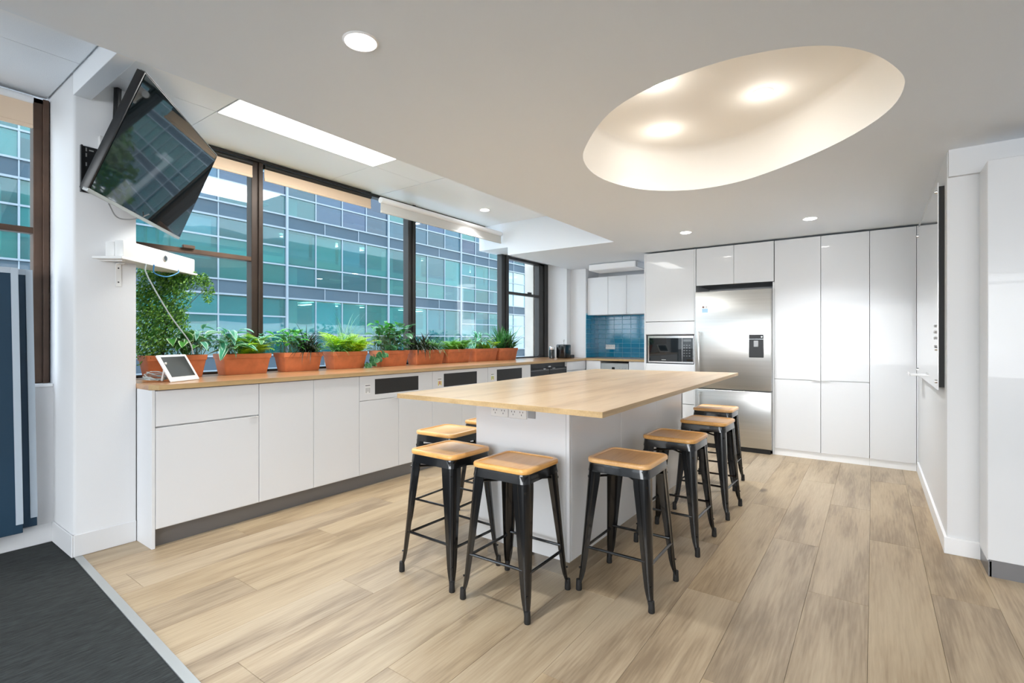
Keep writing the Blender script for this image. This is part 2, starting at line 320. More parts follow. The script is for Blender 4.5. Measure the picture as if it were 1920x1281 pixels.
def plank(x0, x1, y0, y1):
    a0 = max(y0, strip_y(x0)+.017); a1 = max(y0, strip_y(x1)+.017); g = .0004
    if y1-max(a0, a1) < .04: return
    t = bmesh.new(); cx, cy = (x0+x1)/2, (y0+y1)/2
    key = (round(x1-x0, 4), round(a0-cy, 4), round(a1-cy, 4), round(y1-cy, 4))
    if key not in pm:
        pts = [(x0+g-cx, a0+g-cy), (x1-g-cx, a1+g-cy), (x1-g-cx, y1-g-cy), (x0+g-cx, y1-g-cy)]
        b = bmesh.new(); lo = [b.verts.new((p[0], p[1], -.012)) for p in pts]; ch = [b.verts.new((p[0], p[1], -.0008)) for p in pts]
        e = .0007; tp = [b.verts.new((p[0]+(e if i in (0, 3) else -e), p[1]+(e if i < 2 else -e), 0)) for i, p in enumerate(pts)]
        for i in range(4):
            j = (i+1) % 4; b.faces.new((lo[i], lo[j], ch[j], ch[i])); b.faces.new((ch[i], ch[j], tp[j], tp[i]))
        b.faces.new(tp); me = finish(b, 'plank', smooth=False); me.materials.append(M['plank']); pm[key] = me
    inst(pm[key], 'plank', wf, (cx+1, cy-3, 0))
while x < 1.9:
    x1 = min(x+PW, 1.9); off = (col*.61) % PL; y = .3-off-PL
    ymax = 7.0 if x < -2.1 else (5.75 if x < .33 else 3.62)
    while y < ymax:
        plank(x, x1, max(y, .2), min(y+PL, ymax)); y += PL
    x = x1; col += 1
# ---- lower ceiling with the oval opening
oval = [(-1.399, 2.652), (-1.266, 2.45), (-1.007, 2.165), (-.735, 2.05), (-.476, 2.023), (-.281, 2.064), (-.152, 2.128), (-.059, 2.216), (.021, 2.338), (.091, 2.527), (.109, 2.668), (.06, 2.94), (-.184, 3.277), (-.583, 3.575), (-.82, 3.655), (-1.041, 3.645), (-1.25, 3.52), (-1.386, 3.327), (-1.47, 2.987)]
oval = [(a*.9673, b*.9673) for a, b in oval]
ov = []
n = len(oval)
for i in range(n):
    a, b_, c_, d = [Vector((*oval[(i+k-1) % n], 0)) for k in range(4)]
    for s in range(5):
        t = s/5; ov.append(.5*((2*b_)+(c_-a)*t+(2*a-5*b_+4*c_-d)*t*t+(3*b_-a-3*c_+d)*t*t*t))
for _ in range(6): ov = [(ov[i-1]+ov[i]*2+ov[(i+1) % len(ov)])/4 for i in range(len(ov))]
bm = bmesh.new()
outer = [(EX, -6.6), (4.3, -6.6), (4.3, 7.0), (-3.6, 7.0), (-3.6, EY), (EX, EY)]
vo = [bm.verts.new((p[0], p[1], CZ)) for p in outer]; vi = [bm.verts.new((p.x, p.y, CZ)) for p in ov]
es = [bm.edges.new((vo[i], vo[(i+1) % 6])) for i in range(6)]+[bm.edges.new((vi[i], vi[(i+1) % len(vi)])) for i in range(len(vi))]
bmesh.ops.triangle_fill(bm, use_beauty=True, edges=es, normal=(0, 0, -1))
cut = [f for f in bm.faces]
top = [bm.verts.new((v.co.x, v.co.y, UZ+.02)) for v in vo]
bp_ = [bm.verts.new(p) for p in ((-3.6, EY, 2.30), (-3.6, 7.0, 2.30), (-4.05, 7.0, 2.30), (-4.05, EY, 2.30))]; bm.faces.new(bp_); bq = [bm.verts.new(p) for p in ((-3.6, EY, CZ), (-3.6, 7.0, CZ), (-3.6, 7.0, 2.30), (-3.6, EY, 2.30))]; bm.faces.new(bq); bq = [bm.verts.new(p) for p in ((-3.6, EY, 2.30), (-4.05, EY, 2.30), (-4.05, EY, 2.65), (-3.6, EY, 2.65))]; bm.faces.new(bq)
for i in (4, 5): bm.faces.new((vo[i], vo[(i+1) % 6], top[(i+1) % 6], top[i]))
ce = obj('ceiling', bm, 'ceil', smooth=False); ce['kind'] = 'structure'
# dome: straight wall and its own ceiling, rounded where they meet
bm = bmesh.new(); cx = sum(p.x for p in ov)/len(ov); cy = sum(p.y for p in ov)/len(ov)
prof = [(1.0, CZ), (1.0, CZ+.02), (.998, CZ+.25), (.985, CZ+.285), (.95, CZ+.30)]
rings = [[bm.verts.new((cx+(p.x-cx)*s, cy+(p.y-cy)*s, z)) for p in ov] for s, z in prof]
for a, b_ in zip(rings, rings[1:]):
    for i in range(len(ov)): bm.faces.new((a[i], a[(i+1) % len(ov)], b_[(i+1) % len(ov)], b_[i]))
bm.faces.new(rings[-1])
o = obj('ceiling', bm, 'dome', angle=60); o['kind'] = 'structure'
# upper ceiling: slab, tiles
uc = sbox('ceiling', -4.05, EX+.02, -6.6, EY, UZ+.012, UZ+.05, 'tile')
xt = [-3.98, -3.33, -2.72, EX]
yt = [-6.4+1.21*k for k in range(0)]
ys = [1.455+1.21*k for k in range(-7, 2)]
for i in range(len(ys)-1):
    for j in range(3):
        y0, y1 = ys[i], ys[i+1]
        if abs(y0-1.455) < .01 and j == 1: continue
        if y0 < .88 and y1 > .80:      # split at the beam
            box('ceiling_tile', xt[j]+.002, xt[j+1]-.002, y0+.002, .79, UZ, UZ+.014, 'tile', uc)
            box('ceiling_tile', xt[j]+.002, xt[j+1]-.002, .885, y1-.002, UZ, UZ+.014, 'tile', uc)
        else: box('ceiling_tile', xt[j]+.002, xt[j+1]-.002, y0+.002, y1-.002, UZ, UZ+.014, 'tile', uc)
box('ceiling_tile', -3.98, -3.332, 2.667, 3.22, UZ, UZ+.014, 'tile', uc); box('ceiling_tile', -3.328, EX, 2.667, 3.22, UZ, UZ+.014, 'tile', uc)
box('plasterboard', -3.98, EX, 3.224, EY, UZ-.002, UZ+.014, 'skirt', uc)
sbox('trim_2', -3.49, EX+.01, .80, .878, 2.49, UZ+.01, 'skirt', bev=.002)
# ---- walls
def bay(y0, y1): pass
sbox('wall_left', -4.15, -3.88, -6.6, .80, -.05, .90, 'wall')
bm = bmesh.new(); prism(bm, [(-4.1, .80), (-3.505, .80), (-3.488, .815), (-3.488, 1.083), (-4.1, 1.083)], -.02, UZ+.02)
o = obj('wall_left', bm, 'wall', angle=50); o['kind'] = 'structure'
sbox('wall_left', -4.15, -3.93, 1.08, 6.38, -.05, .915, 'wall')
bm = bmesh.new(); prism(bm, [(-4.2, 6.38), (-3.62, 6.38), (-3.62, 6.5), (-3.375, 6.5), (-3.375, 6.92), (-4.2, 6.92)], -.05, 2.6)
o = obj('wall_left', bm, 'wall', smooth=False); o['kind'] = 'structure'
sbox('wall_back', -3.4, -2.18, 6.91, 7.0, -.05, 2.6, 'wall')
sbox('wall_back', -2.2, .5, 6.32, 6.4, -.05, 2.6, 'wall')
bm = bmesh.new(); prism(bm, [(.33, 3.63), (4.3, 3.63), (4.3, 3.75), (.45, 3.75), (.45, 6.4), (.33, 6.4)], -.05, 2.6)
o = obj('wall_right', bm, 'wall', smooth=False); o['kind'] = 'structure'
sbox('wall_right', 4.2, 4.35, -6.6, 3.7, -.05, 2.6, 'wall')
# wall behind the camera, with its windows
sbox('wall_back', -4.15, 4.3, -6.7, -6.5, -.05, .85, 'wall'); sbox('wall_back', -4.15, 4.3, -6.7, -6.5, 2.15, 2.65, 'wall')
for a, b_ in ((-4.15, -3.0), (-.9, -.6), (1.5, 1.8), (3.6, 4.3)): sbox('wall_back', a, b_, -6.7, -6.5, .85, 2.15, 'wall')
k = 6
for a, b_ in ((-3.0, -.9), (-.6, 1.5), (1.8, 3.6)):
    wn = thing('window_%d' % k, None, None, ((a+b_)/2, -6.6, .85), kind='structure'); k += 1
    bm = bmesh.new()
    for q in (a, (a+b_)/2-.02, b_-.04): bx(bm, q, q+.04, -6.63, -6.58, .85, 2.15)
    for q in (.85, 1.5, 2.11): bx(bm, a, b_, -6.63, -6.58, q, q+.04)
    obj('frame', bm, 'bronze', wn); box('pane', a, b_, -6.61, -6.604, .85, 2.15, 'glass', wn)
# skirtings
sbox('baseboard_right', .316, .33, 3.6305, 5.70, 0, .09, 'skirt', bev=.002); sbox('baseboard_right', .316, .47, 3.616, 3.63, 0, .09, 'skirt', bev=.002)
sbox('baseboard_left', -3.88, -3.87, -6.5, .80, 0, .11, 'wall', bev=.003)
sbox('baseboard_left', -3.488, -3.480, .80, 1.083, 0, .12, 'wall', bev=.003); sbox('baseboard_left', -3.87, -3.482, .792, .80, 0, .12, 'wall', bev=.003)

# ---- left-hand windows
def sash_bar(bm, y0, y1, z0, z1, x0=GX-.05, x1=GX+.03): bx(bm, x0, x1, y0, y1, z0, z1, .003)
def window(nm, y0, y1, z0, z1, lm, rm, rail=None, m='darkfr', railm='brown', sill=True):
    """lm, rm: (start, end) of the upright at either end"""
    t = thing(nm, None, None, (GX, (y0+y1)/2, z0), kind='structure')
    for q in (lm, rm):
        if q:
            bm = bmesh.new(); sash_bar(bm, q[0], q[1], z0, z1); bx(bm, GX+.03, GX+.045, q[0]+(q[1]-q[0])*.55, q[1]-.006, z0, z1, .002); obj('upright', bm, m, t)
    bm = bmesh.new(); sash_bar(bm, y0, y1, z1-.03, z1); obj('head', bm, 'darkfr', t)
    bm = bmesh.new(); sash_bar(bm, y0, y1, z0-.0, z0+.018, GX-.05, GX+.02); obj('bottom_rail', bm, m, t)
    if rail:
        bm = bmesh.new(); sash_bar(bm, y0, y1, rail, rail+.035, GX-.03, GX+.025); bx(bm, GX+.025, GX+.05, (y0+y1)/2-.04, (y0+y1)/2+.04, rail+.03, rail+.055, .004); obj('meeting_rail', bm, railm, t)
    box('pane', GX-.012, GX-.006, y0, y1, z0, z1, 'glass', t)
    return t
Z0, Z1 = .918, UZ
window('window_2', 1.083, 1.99, Z0, Z1, None, (1.985, 2.075), 1.79, 'bronze', 'brown')
window('window_3', 2.075, 3.62, Z0, Z1, None, (3.615, 3.715), None, 'darkfr')
window('window_4', 3.715, 5.25, Z0, Z1, None, (5.245, 5.39), None, 'darkfr')
window('window_5', 5.39, 6.38, Z0, 2.29, None, (6.15, 6.38), 1.79, 'darkfr', 'darkfr')
wn = window('window_1', -.9, .80, Z0, Z1-.02, (-.98, -.9), (.728, .80), 1.79, 'brown', 'brown')
sbox('trim_3', -3.96, -3.87, -6.5, .80, .90, .918, 'skirt', bev=.003)
kk = 9
for a in (-2.75, -4.6, -6.45):
    window('window_%d' % kk, a, a+1.77, Z0, Z1-.02, None, (a+1.76, a+1.84), 1.79, 'brown', 'brown'); kk += 1
sbox('wall_left', -4.15, -3.99, 6.38, 6.5, .9, 2.6, 'wall')
sbox('trim_4', -4.0, -3.93, 1.083, 6.38, .9, .9175, 'skirt')

# ================================================================== OUTSIDE
D = 24.0
bl = thing('office_building', 'glass-fronted office block with blue-grey spandrel bands, seen through the windows', 'building', (-D, 14, -14))
cube = bmesh.new(); bmesh.ops.create_cube(cube, size=1); cube_me = finish(cube, 'unit', smooth=False)
UM = {}
def fbox(nm, x0, x1, y0, y1, z0, z1, m, par=None):
    if m not in UM: me = cube_me.copy(); me.materials.append(M[m]); UM[m] = me
    par = par or bl
    return inst(UM[m], nm, par, ((x0+x1)/2+D, (y0+y1)/2-14, (z0+z1)/2+14), sc=(x1-x0, y1-y0, z1-z0))
thick = [-12.2, -5.7, .8, 7.3, 13.8, 20.31, 26.93, 31.8, 36.7, 43.2, 49.8, 56.3, 62.9, 69.4, 76.0, 82.5]
subs = {-12.2: 2, -5.7: 2, .8: 2, 7.3: 2, 13.8: 4, 20.31: 4, 26.93: 3, 31.8: 3, 36.7: 4, 43.2: 4, 49.8: 4, 56.3: 4, 62.9: 4, 69.4: 4, 76.0: 4}
for k in (-2, -1, 0, 1, 2):
    base = 3.945+3.5*k
    for a, b_ in zip(thick, thick[1:]):
        ns = subs[a]
        rows = [(0, 1.0), (1.0, 1.9), (1.9, 2.8)] if ns in (2, 3) else [(0, 1.0), (1.0, 2.8)]
        if k in (-1, 0, 1) and -6 < a < 36:
            for i in range(ns):
                p0, p1 = a+(b_-a)*i/ns, a+(b_-a)*(i+1)/ns
                for r0, r1 in rows:
                    r = random.random()
                    mm = 'fg' if a < 31 else 'fgl'  # far panes painted paler for the sky reflected in them
                    if k == 1 and a > 7: mm = 'fgd' if r < .7 else 'fg'
                    fbox('glass_pane', -D-.02, -D, p0+.03, p1-.03, base+r0+.03, base+r1-.03, mm)
                if i: fbox('mullion', -D-.05, -D+.05, p0-.03, p0+.03, base, base+2.8, 'mull')
                if random.random() < .38: fbox('office_blind', -D-.5, -D-.45, p0+.1, p1-.1, base+random.choice((.9, 1.4)), base+2.75, 'whitebl')
                if random.random() < .3: fbox('office_desk', -D-2.4, -D-1.3, p0+.1, p1-.2, base+.68, base+.76, 'cream')
                if random.random() < .5: fbox('room_fill', -D-random.choice((1.5, 2.5)), -D-1.2, p0+.5, p0+.8, base+2.7, base+2.73, 'roomglow')  # glowing strips added to brighten the rooms behind the glass
            for r0, r1 in rows[1:]: fbox('transom', -D-.05, -D+.06, a+.05, b_-.05, base+r0-.035, base+r0+.035, 'mull')
            fbox('column', -D-1.2, -D-.7, a+.5, a+1.0, base, base+2.8, 'cream' if ns != 2 else 'tealwall')
            third = 3 if ns != 2 else 2
            for i in range(third):
                p0, p1 = a+(b_-a)*i/third, a+(b_-a)*(i+1)/third
                fbox('spandrel_panel', -D-.1, -D+.01, p0+.02, p1-.02, base-.62, base, 'span')
                if i: fbox('mullion', -D-.05, -D+.04, p0-.02, p0+.02, base-.62, base, 'mull')
        else:
            fbox('glass_pane', -D-.02, -D, a, b_, base, base+2.8, 'fg')
            for q in (1, 2, 3): fbox('mullion', -D-.05, -D+.05, a+(b_-a)*q/4-.03, a+(b_-a)*q/4+.03, base, base+2.8, 'mull')
            fbox('transom', -D-.05, -D+.06, a, b_, base+.96, base+1.04, 'mull')
            fbox('spandrel_panel', -D-.1, -D+.01, a, b_, base-.66, base, 'span')
    y0, y1 = -12.2, 82.5
    fbox('sill_rail', -D-.05, -D+.07, y0, y1, base-.03, base+.04, 'mull'); fbox('head_rail', -D-.05, -D+.07, y0, y1, base-.70, base-.62, 'mull')
    fbox('floor_slab', -D-7, -D-.15, y0, y1, base-.66, base-.04, 'cream')
    fbox('inner_wall', -D-7.2, -D-7, y0, y1, base-.04, base+2.85, 'tealwall' if k != 1 else 'greywall')
    fbox('reflected_band', -D-.9, -D-.3, 7.5, y1, base+1.15, base+1.45, 'cream')  # cream band put in for our building's ledges reflected in the glass
for a in thick: fbox('main_mullion', -D-.08, -D+.1, a-.06, a+.06, -6, 14.4, 'mull')
for i in range(5): fbox('gold_fin', -D-.4, -D-.2, 7.0+.42*i, 7.06+.42*i, 4.2, 6.7, 'gold')
fbox('yellow_panel', -D-.6, -D-.5, 3.0, 3.7, 4.3, 6.6, 'blind')
# end of our own building: a stone pier beyond the last window, ledges above and below
p = sbox('wall_outside', -4.21, -4.06, 6.16, 6.9, -8, 8, 'stone')
for z in (5.2, 9.7): sbox('trim_5', -4.6, -4.16, -25, 40, z, z+.6, 'cream')
sbox('wall_outside', -4.5, -4.2, -25, 40, 2.75, 5.2, 'stone'); sbox('wall_outside', -4.5, -4.2, -25, 40, 5.8, 9.7, 'stone'); sbox('wall_outside', -4.5, -4.2, -25, 6.1, -8, .7, 'stone')
tag(box('street', -70, 30, -60, 90, -14.2, -14, 'asphalt'), None, None, kind='structure')

def leafmesh(name, L, W, m, bend=.4, n=5, fold=.15, tip=1.0, round_=False):
    b = bmesh.new(); rows = []; e = []
    for i in range(n+1):
        t = i/n; wd = W*(math.sin(PI*min(1, t**.8))**.8 if not round_ else math.sqrt(max(0, 1-(2*t-1)**2)))
        if i == 0: wd = W*.06
        if i == n: wd = W*.03
        y = L*math.sin(bend*t*1.3)/max(bend*1.3, 1e-3); z = -L*(1-math.cos(bend*t*1.3))/max(bend*1.3, 1e-3)
        row = [b.verts.new((s*wd/2, y, z+abs(s)*wd*fold)) for s in (-1, -.55, 0, .55, 1)]; rows.append(row)
    for a, c in zip(rows, rows[1:]):
        for k in range(4): b.faces.new((a[k], a[k+1], c[k+1], c[k]))
    me = finish(b, name, 80); me.materials.append(M[m])
    at = me.color_attributes.new('edge', 'FLOAT_COLOR', 'POINT')
    for i in range(len(me.vertices)):
        v = (1, .35, .0, .35, 1)[i % 5]; at.data[i].color = (v, v, v, 1)
    return me
def strap(bm, base, az, L, W, el0, droop, n=6, lay=None):
    """arching blade added to bm"""
    p = Vector(base); d = Vector((math.cos(az), math.sin(az), 0)); s = Vector((-d.y, d.x, 0)); el = el0; prev = None
    for i in range(n+1):
        t = i/n; wd = W*(1-t**2.2)*(.6+.4*min(1, t*4))+.0006
        a = bm.verts.new(p-s*wd/2); b = bm.verts.new(p+s*wd/2); v = .3+.7*t
        if prev: bm.faces.new((prev[0], prev[1], b, a))
        prev = (a, b); p = p+(d*math.cos(el)+Vector((0, 0, 1))*math.sin(el))*(L/n); el -= droop/n
def attr_rand(me):
    at = me.color_attributes.new('edge', 'FLOAT_COLOR', 'POINT')
    v = .5
    for i in range(len(me.vertices)):
        if i % 8 == 0: v = random.random()
        at.data[i].color = (v, v, v, 1)
def cards(bm, c, r, n, s, sq=(1, 1, 1), shell=.55):
    for _ in range(n):
        while 1:
            v = Vector([random.uniform(-1, 1) for _ in range(3)])
            if shell < v.length < 1: break
        p = Vector(c)+Vector((v.x*r*sq[0], v.y*r*sq[1], v.z*r*sq[2])); a = Vector([random.gauss(0, 1) for _ in range(3)]).normalized(); b = a.orthogonal().normalized()
        q = s*random.uniform(.6, 1.3); c2 = a.cross(b)
        bm.faces.new([bm.verts.new(p+b*q), bm.verts.new(p+c2*q*.55), bm.verts.new(p-b*q), bm.verts.new(p-c2*q*.55)])
# street trees that the TV reflects
for (tx, ty, th, lab) in ((-9.3, 23, 2.6, 'leafy street tree outside, nearest to the stone pier'), (-14, 34, 3.0, 'leafy street tree outside, farther along the street')):
    t = thing('street_tree', lab, 'tree', (tx, ty, -14))
    b = bmesh.new(); tube(b, [(tx, ty, -14), (tx+.3, ty, -8), (tx, ty+.2, -3)], .35, 10, r1=.15); obj('trunk', b, 'bark', t)
    b = bmesh.new()
    for q in range(9): cards(b, (tx+random.uniform(-3, 3), ty+random.uniform(-3, 3), th-2.5+random.uniform(-3, .5)), 2.2, 420, .22, shell=.3)
    o = obj('foliage', b, 'tree', t, smooth=False); attr_rand(o.data); o['kind'] = 'stuff'
for (tx, lab) in ((-1.2, 'leafy tree outside the rear window, left one'), (4.8, 'leafy tree outside the rear window, right one')):
    t = thing('street_tree', lab, 'tree', (tx, -13, -14))
    b = bmesh.new(); tube(b, [(tx, -13, -14), (tx+.3, -13, -6), (tx, -13, -1)], .35, 10, r1=.15); obj('trunk', b, 'bark', t)
    b = bmesh.new()
    for q in range(7): cards(b, (tx+random.uniform(-1.6, 1.6), -13+random.uniform(-1, 1), .6+random.uniform(-2.4, 1.6)), 1.3, 330, .2, shell=.3)
    o = obj('foliage', b, 'tree', t, smooth=False); attr_rand(o.data); o['kind'] = 'stuff'

# ================================================================== BLINDS
def blind(y0, y1, x, z0, z1, m, lab, rollr=.0, headm='darkfr'):
    t = thing('roller_blind', lab, 'blind', (x, (y0+y1)/2, z1), group=None)
    box('fabric', x-.002, x+.002, y0, y1, z0+.02, z1, m, t)
    box('bottom_bar', x-.008, x+.008, y0, y1, z0, z0+.022, m, t, bev=.003)
    b = bmesh.new(); lathe(b, [(rollr, y0), (rollr, y1)], (x-.005, 0, z1-.012), 16, 'Y'); obj('roller', b, headm, t)
    return t
blind(1.09, 1.983, -3.935, 2.44, 2.563, 'blind', 'beige roller blind rolled up over the window beside the television', .02)
blind(2.078, 3.12, -3.935, 2.44, 2.563, 'blind', 'beige roller blind rolled up over the wide window behind the fern pots', .02)
blind(-.88, .722, -3.925, 2.39, 2.565, 'blind', 'beige roller blind at the far left above the navy boards', .022, 'skirt')
blind(3.04, 4.88, -3.69, 2.35, 2.48, 'blind2', 'pale grey roller blind rolled up nearest the end of the window bay', .028, 'skirt')
tag(box('blind_rail', -3.955, -3.925, 1.09, 3.12, 2.575, 2.598, 'darkfr', bev=.003), 'dark head rail fixed above the beige window blinds', 'rail')

# ================================================================== LEFT RUN OF CUPBOARDS
FX = -3.262
def door(name, y0, y1, z0, z1, par, m='satin', handle=None, x=FX, th=.018):
    o = box(name, x-th, x, y0+.0015, y1-.0015, z0+.0015, z1-.0015, m, par, bev=.0012)
    if handle: box('handle', x-.004, x+.010, handle[0], handle[1], z1-.004, z1-.001, 'plastic' , o, bev=.0008)
    return o
ep = tag(box('end_panel', -3.484, FX, 1.086, 1.103, 0, .888, 'satin', bev=.001), 'white full-height end panel closing the cupboard run beside the pillar', 'panel')
def carcass(t, y0, y1, z0=.10, z1=.885): box('body', -3.90, FX-.021, y0+.001, y1-.001, z0, z1, 'carc', t)
t = thing('base_cupboard', 'white base cupboard with a deep drawer over a wide door, nearest the pillar', 'cabinet', (-3.58, 1.396, 0)); carcass(t, 1.104, 1.688)
door('drawer', 1.104, 1.688, .682, .885, t, handle=(1.38, 1.43)); door('door', 1.104, 1.688, .107, .676, t, handle=(1.63, 1.68))
t = thing('base_cupboard', 'tall-door white base cupboard right of the drawer unit', 'cabinet', (-3.58, 1.886, 0)); carcass(t, 1.689, 2.083); door('door', 1.689, 2.083, .107, .885, t, handle=(2.03, 2.075))
t = thing('base_cupboard', 'tall-door white base cupboard left of the first black-slotted bin unit', 'cabinet', (-3.58, 2.28, 0)); carcass(t, 2.084, 2.478); door('door', 2.084, 2.478, .107, .885, t, handle=(2.09, 2.135))
binlab = ['white bin cupboard with a black slot, first from the pillar', 'white bin cupboard with a black slot, middle of the three', 'white bin cupboard with a black slot, beside the black fridge drawers']
stick = [('greyst', 'greyst'), ('yellow', 'redst'), ('yellow', 'greenst')]
for i, (a, b_, s0, s1, k0) in enumerate(((2.479, 3.279, 2.628, 3.108, 2.53), (3.28, 4.088, 3.427, 3.913, 3.345), (4.089, 4.893, 4.242, 4.718, 4.14))):
    t = thing('bin_cupboard', binlab[i], 'cabinet', (-3.58, (a+b_)/2, 0), group='bin cupboards with black slots'); carcass(t, a, b_)
    f = bmesh.new(); bx(f, FX-.018, FX, a+.0015, s0, .692, .8835); bx(f, FX-.018, FX, s1, b_-.0015, .692, .8835); bx(f, FX-.018, FX, s0, s1, .692, .731); bx(f, FX-.018, FX, s0, s1, .855, .8835)
    fr = obj('slot_panel', f, 'satin', t, smooth=False)
    box('slot', FX-.016, FX-.003, s0, s1, .731, .855, 'grille', fr)
    mid = (a+b_)/2; door('door', a, mid, .107, .689, t, handle=(mid-.09, mid-.005)); door('door', mid, b_, .107, .689, t)
    st = box('sticker', FX, FX+.0008, k0, k0+.055, .742, .822, 'card', t)
    for q in range(3): box('print', FX+.0008, FX+.0012, k0+.006+.016*q, k0+.018+.016*q, .75+.01*(q % 2), .79, stick[i][q % 2], st)
    box('print', FX+.0008, FX+.0012, k0+.004, k0+.05, .806, .811, 'blackpl', st)
t = thing('fridge_drawer_unit', 'black under-bench double-door appliance with small silver badges', 'appliance', (-3.58, 5.33, 0)); box('body', -3.9, FX-.035, 4.896, 5.758, .1, .885, 'blackpl', t)
for a, b_ in ((4.90, 5.325), (5.331, 5.754)):
    d_ = box('door', FX-.033, FX-.005, a, b_, .107, .825, 'blackpl', t, bev=.004); box('trim_strip', FX-.005, FX-.002, a+.01, b_-.01, .80, .804, 'greyp', d_)
    box('badge', FX-.005, FX-.002, a+.28 if a < 5 else a+.06, a+.34 if a < 5 else a+.13, .812, .822, 'chrome', d_)
box('lock', FX-.02, FX-.004, 5.30, 5.355, .835, .85, 'chrome', t)
t = thing('base_cupboard', 'white narrow drawer unit at the far end of the window bench', 'cabinet', (-3.58, 6.03, 0)); carcass(t, 5.76, 6.285)
for z0, z1 in ((.107, .40), (.403, .64), (.643, .765), (.768, .885)): door('drawer', 5.76, 6.285, z0, z1, t)
tag(box('kickboard', -3.315, -3.30, 1.104, 6.28, 0, .104, 'alu'), 'grey aluminium kickboard under the window cupboards', 'kickboard')
# worktop
b = bmesh.new(); prism(b, [(-3.93, 1.084), (-3.30, 1.084), (-3.245, 1.115), (-3.245, 6.27), (-2.20, 6.27), (-2.20, 6.89), (-3.375, 6.89), (-3.375, 6.495), (-3.618, 6.495), (-3.618, 6.378), (-3.93, 6.378)], .889, .918)
wt = thing('worktop', 'long oak-look window bench top carrying the terracotta planters', 'worktop', (-3.6, 3.7, .889))
o = obj('bench_top', b, 'worktop', wt, smooth=False)
b = bmesh.new(); prism(b, [(-3.246, 1.113), (-3.2435, 1.1145), (-3.2435, 6.2685), (-3.246, 6.27)], .8895, .9175); prism(b, [(-3.246, 6.2675), (-2.2, 6.2675), (-2.2, 6.27), (-3.246, 6.27)], .8895, .9175)
prism(b, [(-3.30, 1.0835), (-3.2435, 1.1145), (-3.2455, 1.116), (-3.301, 1.086)], .8895, .9175)
obj('edging', b, 'edgeoak', wt, smooth=False)

# ================================================================== ISLAND
isl = thing('kitchen_island', 'white island with oak-look top in the middle of the kitchen', 'island', (-1.47, 3.0, 0))
NL, NR, FR, FL = Vector((-1.953, 1.714)), Vector((-.823, 1.719)), Vector((-.909, 4.464)), Vector((-2.12, 4.28))
def lerp(a, b_, t): return a+(b_-a)*t
sn, sf = lerp(NL, NR, .495), lerp(FL, FR, .51)
e = Vector((.0007, 0))
for pts in ([NL, sn-e, sf-e, FL], [sn+e, NR, FR, sf+e]):
    b = bmesh.new(); prism(b, pts, .877, .90, .001); tb = obj('top_board', b, 'oak', isl, smooth=False)
b = bmesh.new()
def edgepiece(p, q, off):
    d = (q-p).normalized(); nn = Vector((d.y, -d.x))*off; prism(b, [p, q, q+nn, p+nn], .8775, .8995)
edgepiece(NL, NR, .0015); edgepiece(NR, FR, .0015); edgepiece(FL, NL, .0015)
obj('edging', b, 'edgeoak', isl, smooth=False)
BX0, BX1, BY0, BY1 = -1.763, -1.182, 2.108, 3.865
box('core', BX0+.02, BX1-.022, BY0+.02, BY1-.02, .1, .877, 'carc', isl)
box('front_panel', BX0, BX1-.019, BY0, BY0+.018, .10, .877, 'gloss', isl, bev=.001)
box('corner_panel', BX1-.018, BX1, BY0, BY0+.02, .10, .877, 'gloss', isl, bev=.001)
for a, b_ in ((BY0+.022, 2.716), (2.716, 3.30), (3.30, BY1)): box('side_panel', BX1-.018, BX1, a+.001, b_-.001, .10, .877, 'gloss', isl, bev=.001)
for a, b_ in ((BY0+.02, 2.716), (2.716, 3.30), (3.30, BY1)): box('side_panel', BX0, BX0+.018, a+.001, b_-.001, .10, .877, 'gloss', isl, bev=.001)
box('back_panel', BX0, BX1, BY1-.018, BY1, .10, .877, 'gloss', isl, bev=.001)
box('plinth', BX0+.03, BX1-.05, BY0+.06, BY1-.06, 0, .10, 'chrome', isl)
for x0 in (-1.655, -1.538):
    o = box('power_outlet', x0, x0+.112, BY0-.009, BY0, .766, .836, 'plastic', isl, bev=.003)
    for q in (.03, .082):
        box('switch', x0+q-.010, x0+q+.010, BY0-.012, BY0-.009, .815, .83, 'plastic', o)
        s = bmesh.new()
        for dx, dz, h in ((-.009, .797, .008), (.009, .797, .008), (0, .782, .008)): bx(s, x0+q+dx-.0015, x0+q+dx+.0015, BY0-.0097, BY0-.0088, dz, dz+h)
        obj('socket_slots', s, 'blackpl', o)
box('cable_plate', -1.418, -1.375, BY0-.006, BY0, .775, .835, 'greyp', isl)

# ================================================================== BACK RUN, NICHE
BY = 6.285
t = thing('base_cupboard', 'white corner base cupboard left of the dishwasher', 'cabinet', (-3.15, 6.5, 0)); box('body', -3.25, -3.04, BY+.02, 6.88, .1, .885, 'carc', t); box('door', -3.255, -3.035, BY, BY+.018, .107, .885, 'satin', t, bev=.001)
t = thing('dishwasher', 'silver built-in dishwasher with a small black display under the tiled splashback', 'appliance', (-2.83, 6.5, 0)); box('body', -3.03, -2.63, BY+.03, 6.88, .1, .86, 'greyp', t)
box('door', -3.028, -2.632, BY+.004, BY+.03, .12, .76, 'steel', t, bev=.003); pn = box('control_panel', -3.028, -2.632, BY-.004, BY+.03, .765, .855, 'alu2', t, bev=.004)
box('display', -2.865, -2.825, BY-.006, BY-.004, .775, .805, 'screen', pn)
for q in (-2.76, -2.72, -2.68): box('button', q, q+.015, BY-.006, BY-.004, .785, .797, 'greyp', pn)
t = thing('base_cupboard', 'white base cupboard right of the dishwasher', 'cabinet', (-2.4, 6.5, 0)); box('body', -2.62, -2.205, BY+.02, 6.88, .1, .885, 'carc', t); box('door', -2.625, -2.205, BY, BY+.018, .107, .885, 'satin', t, bev=.001)
box('handle', -2.6, -2.56, BY-.008, BY, .880, .884, 'alu2', t)
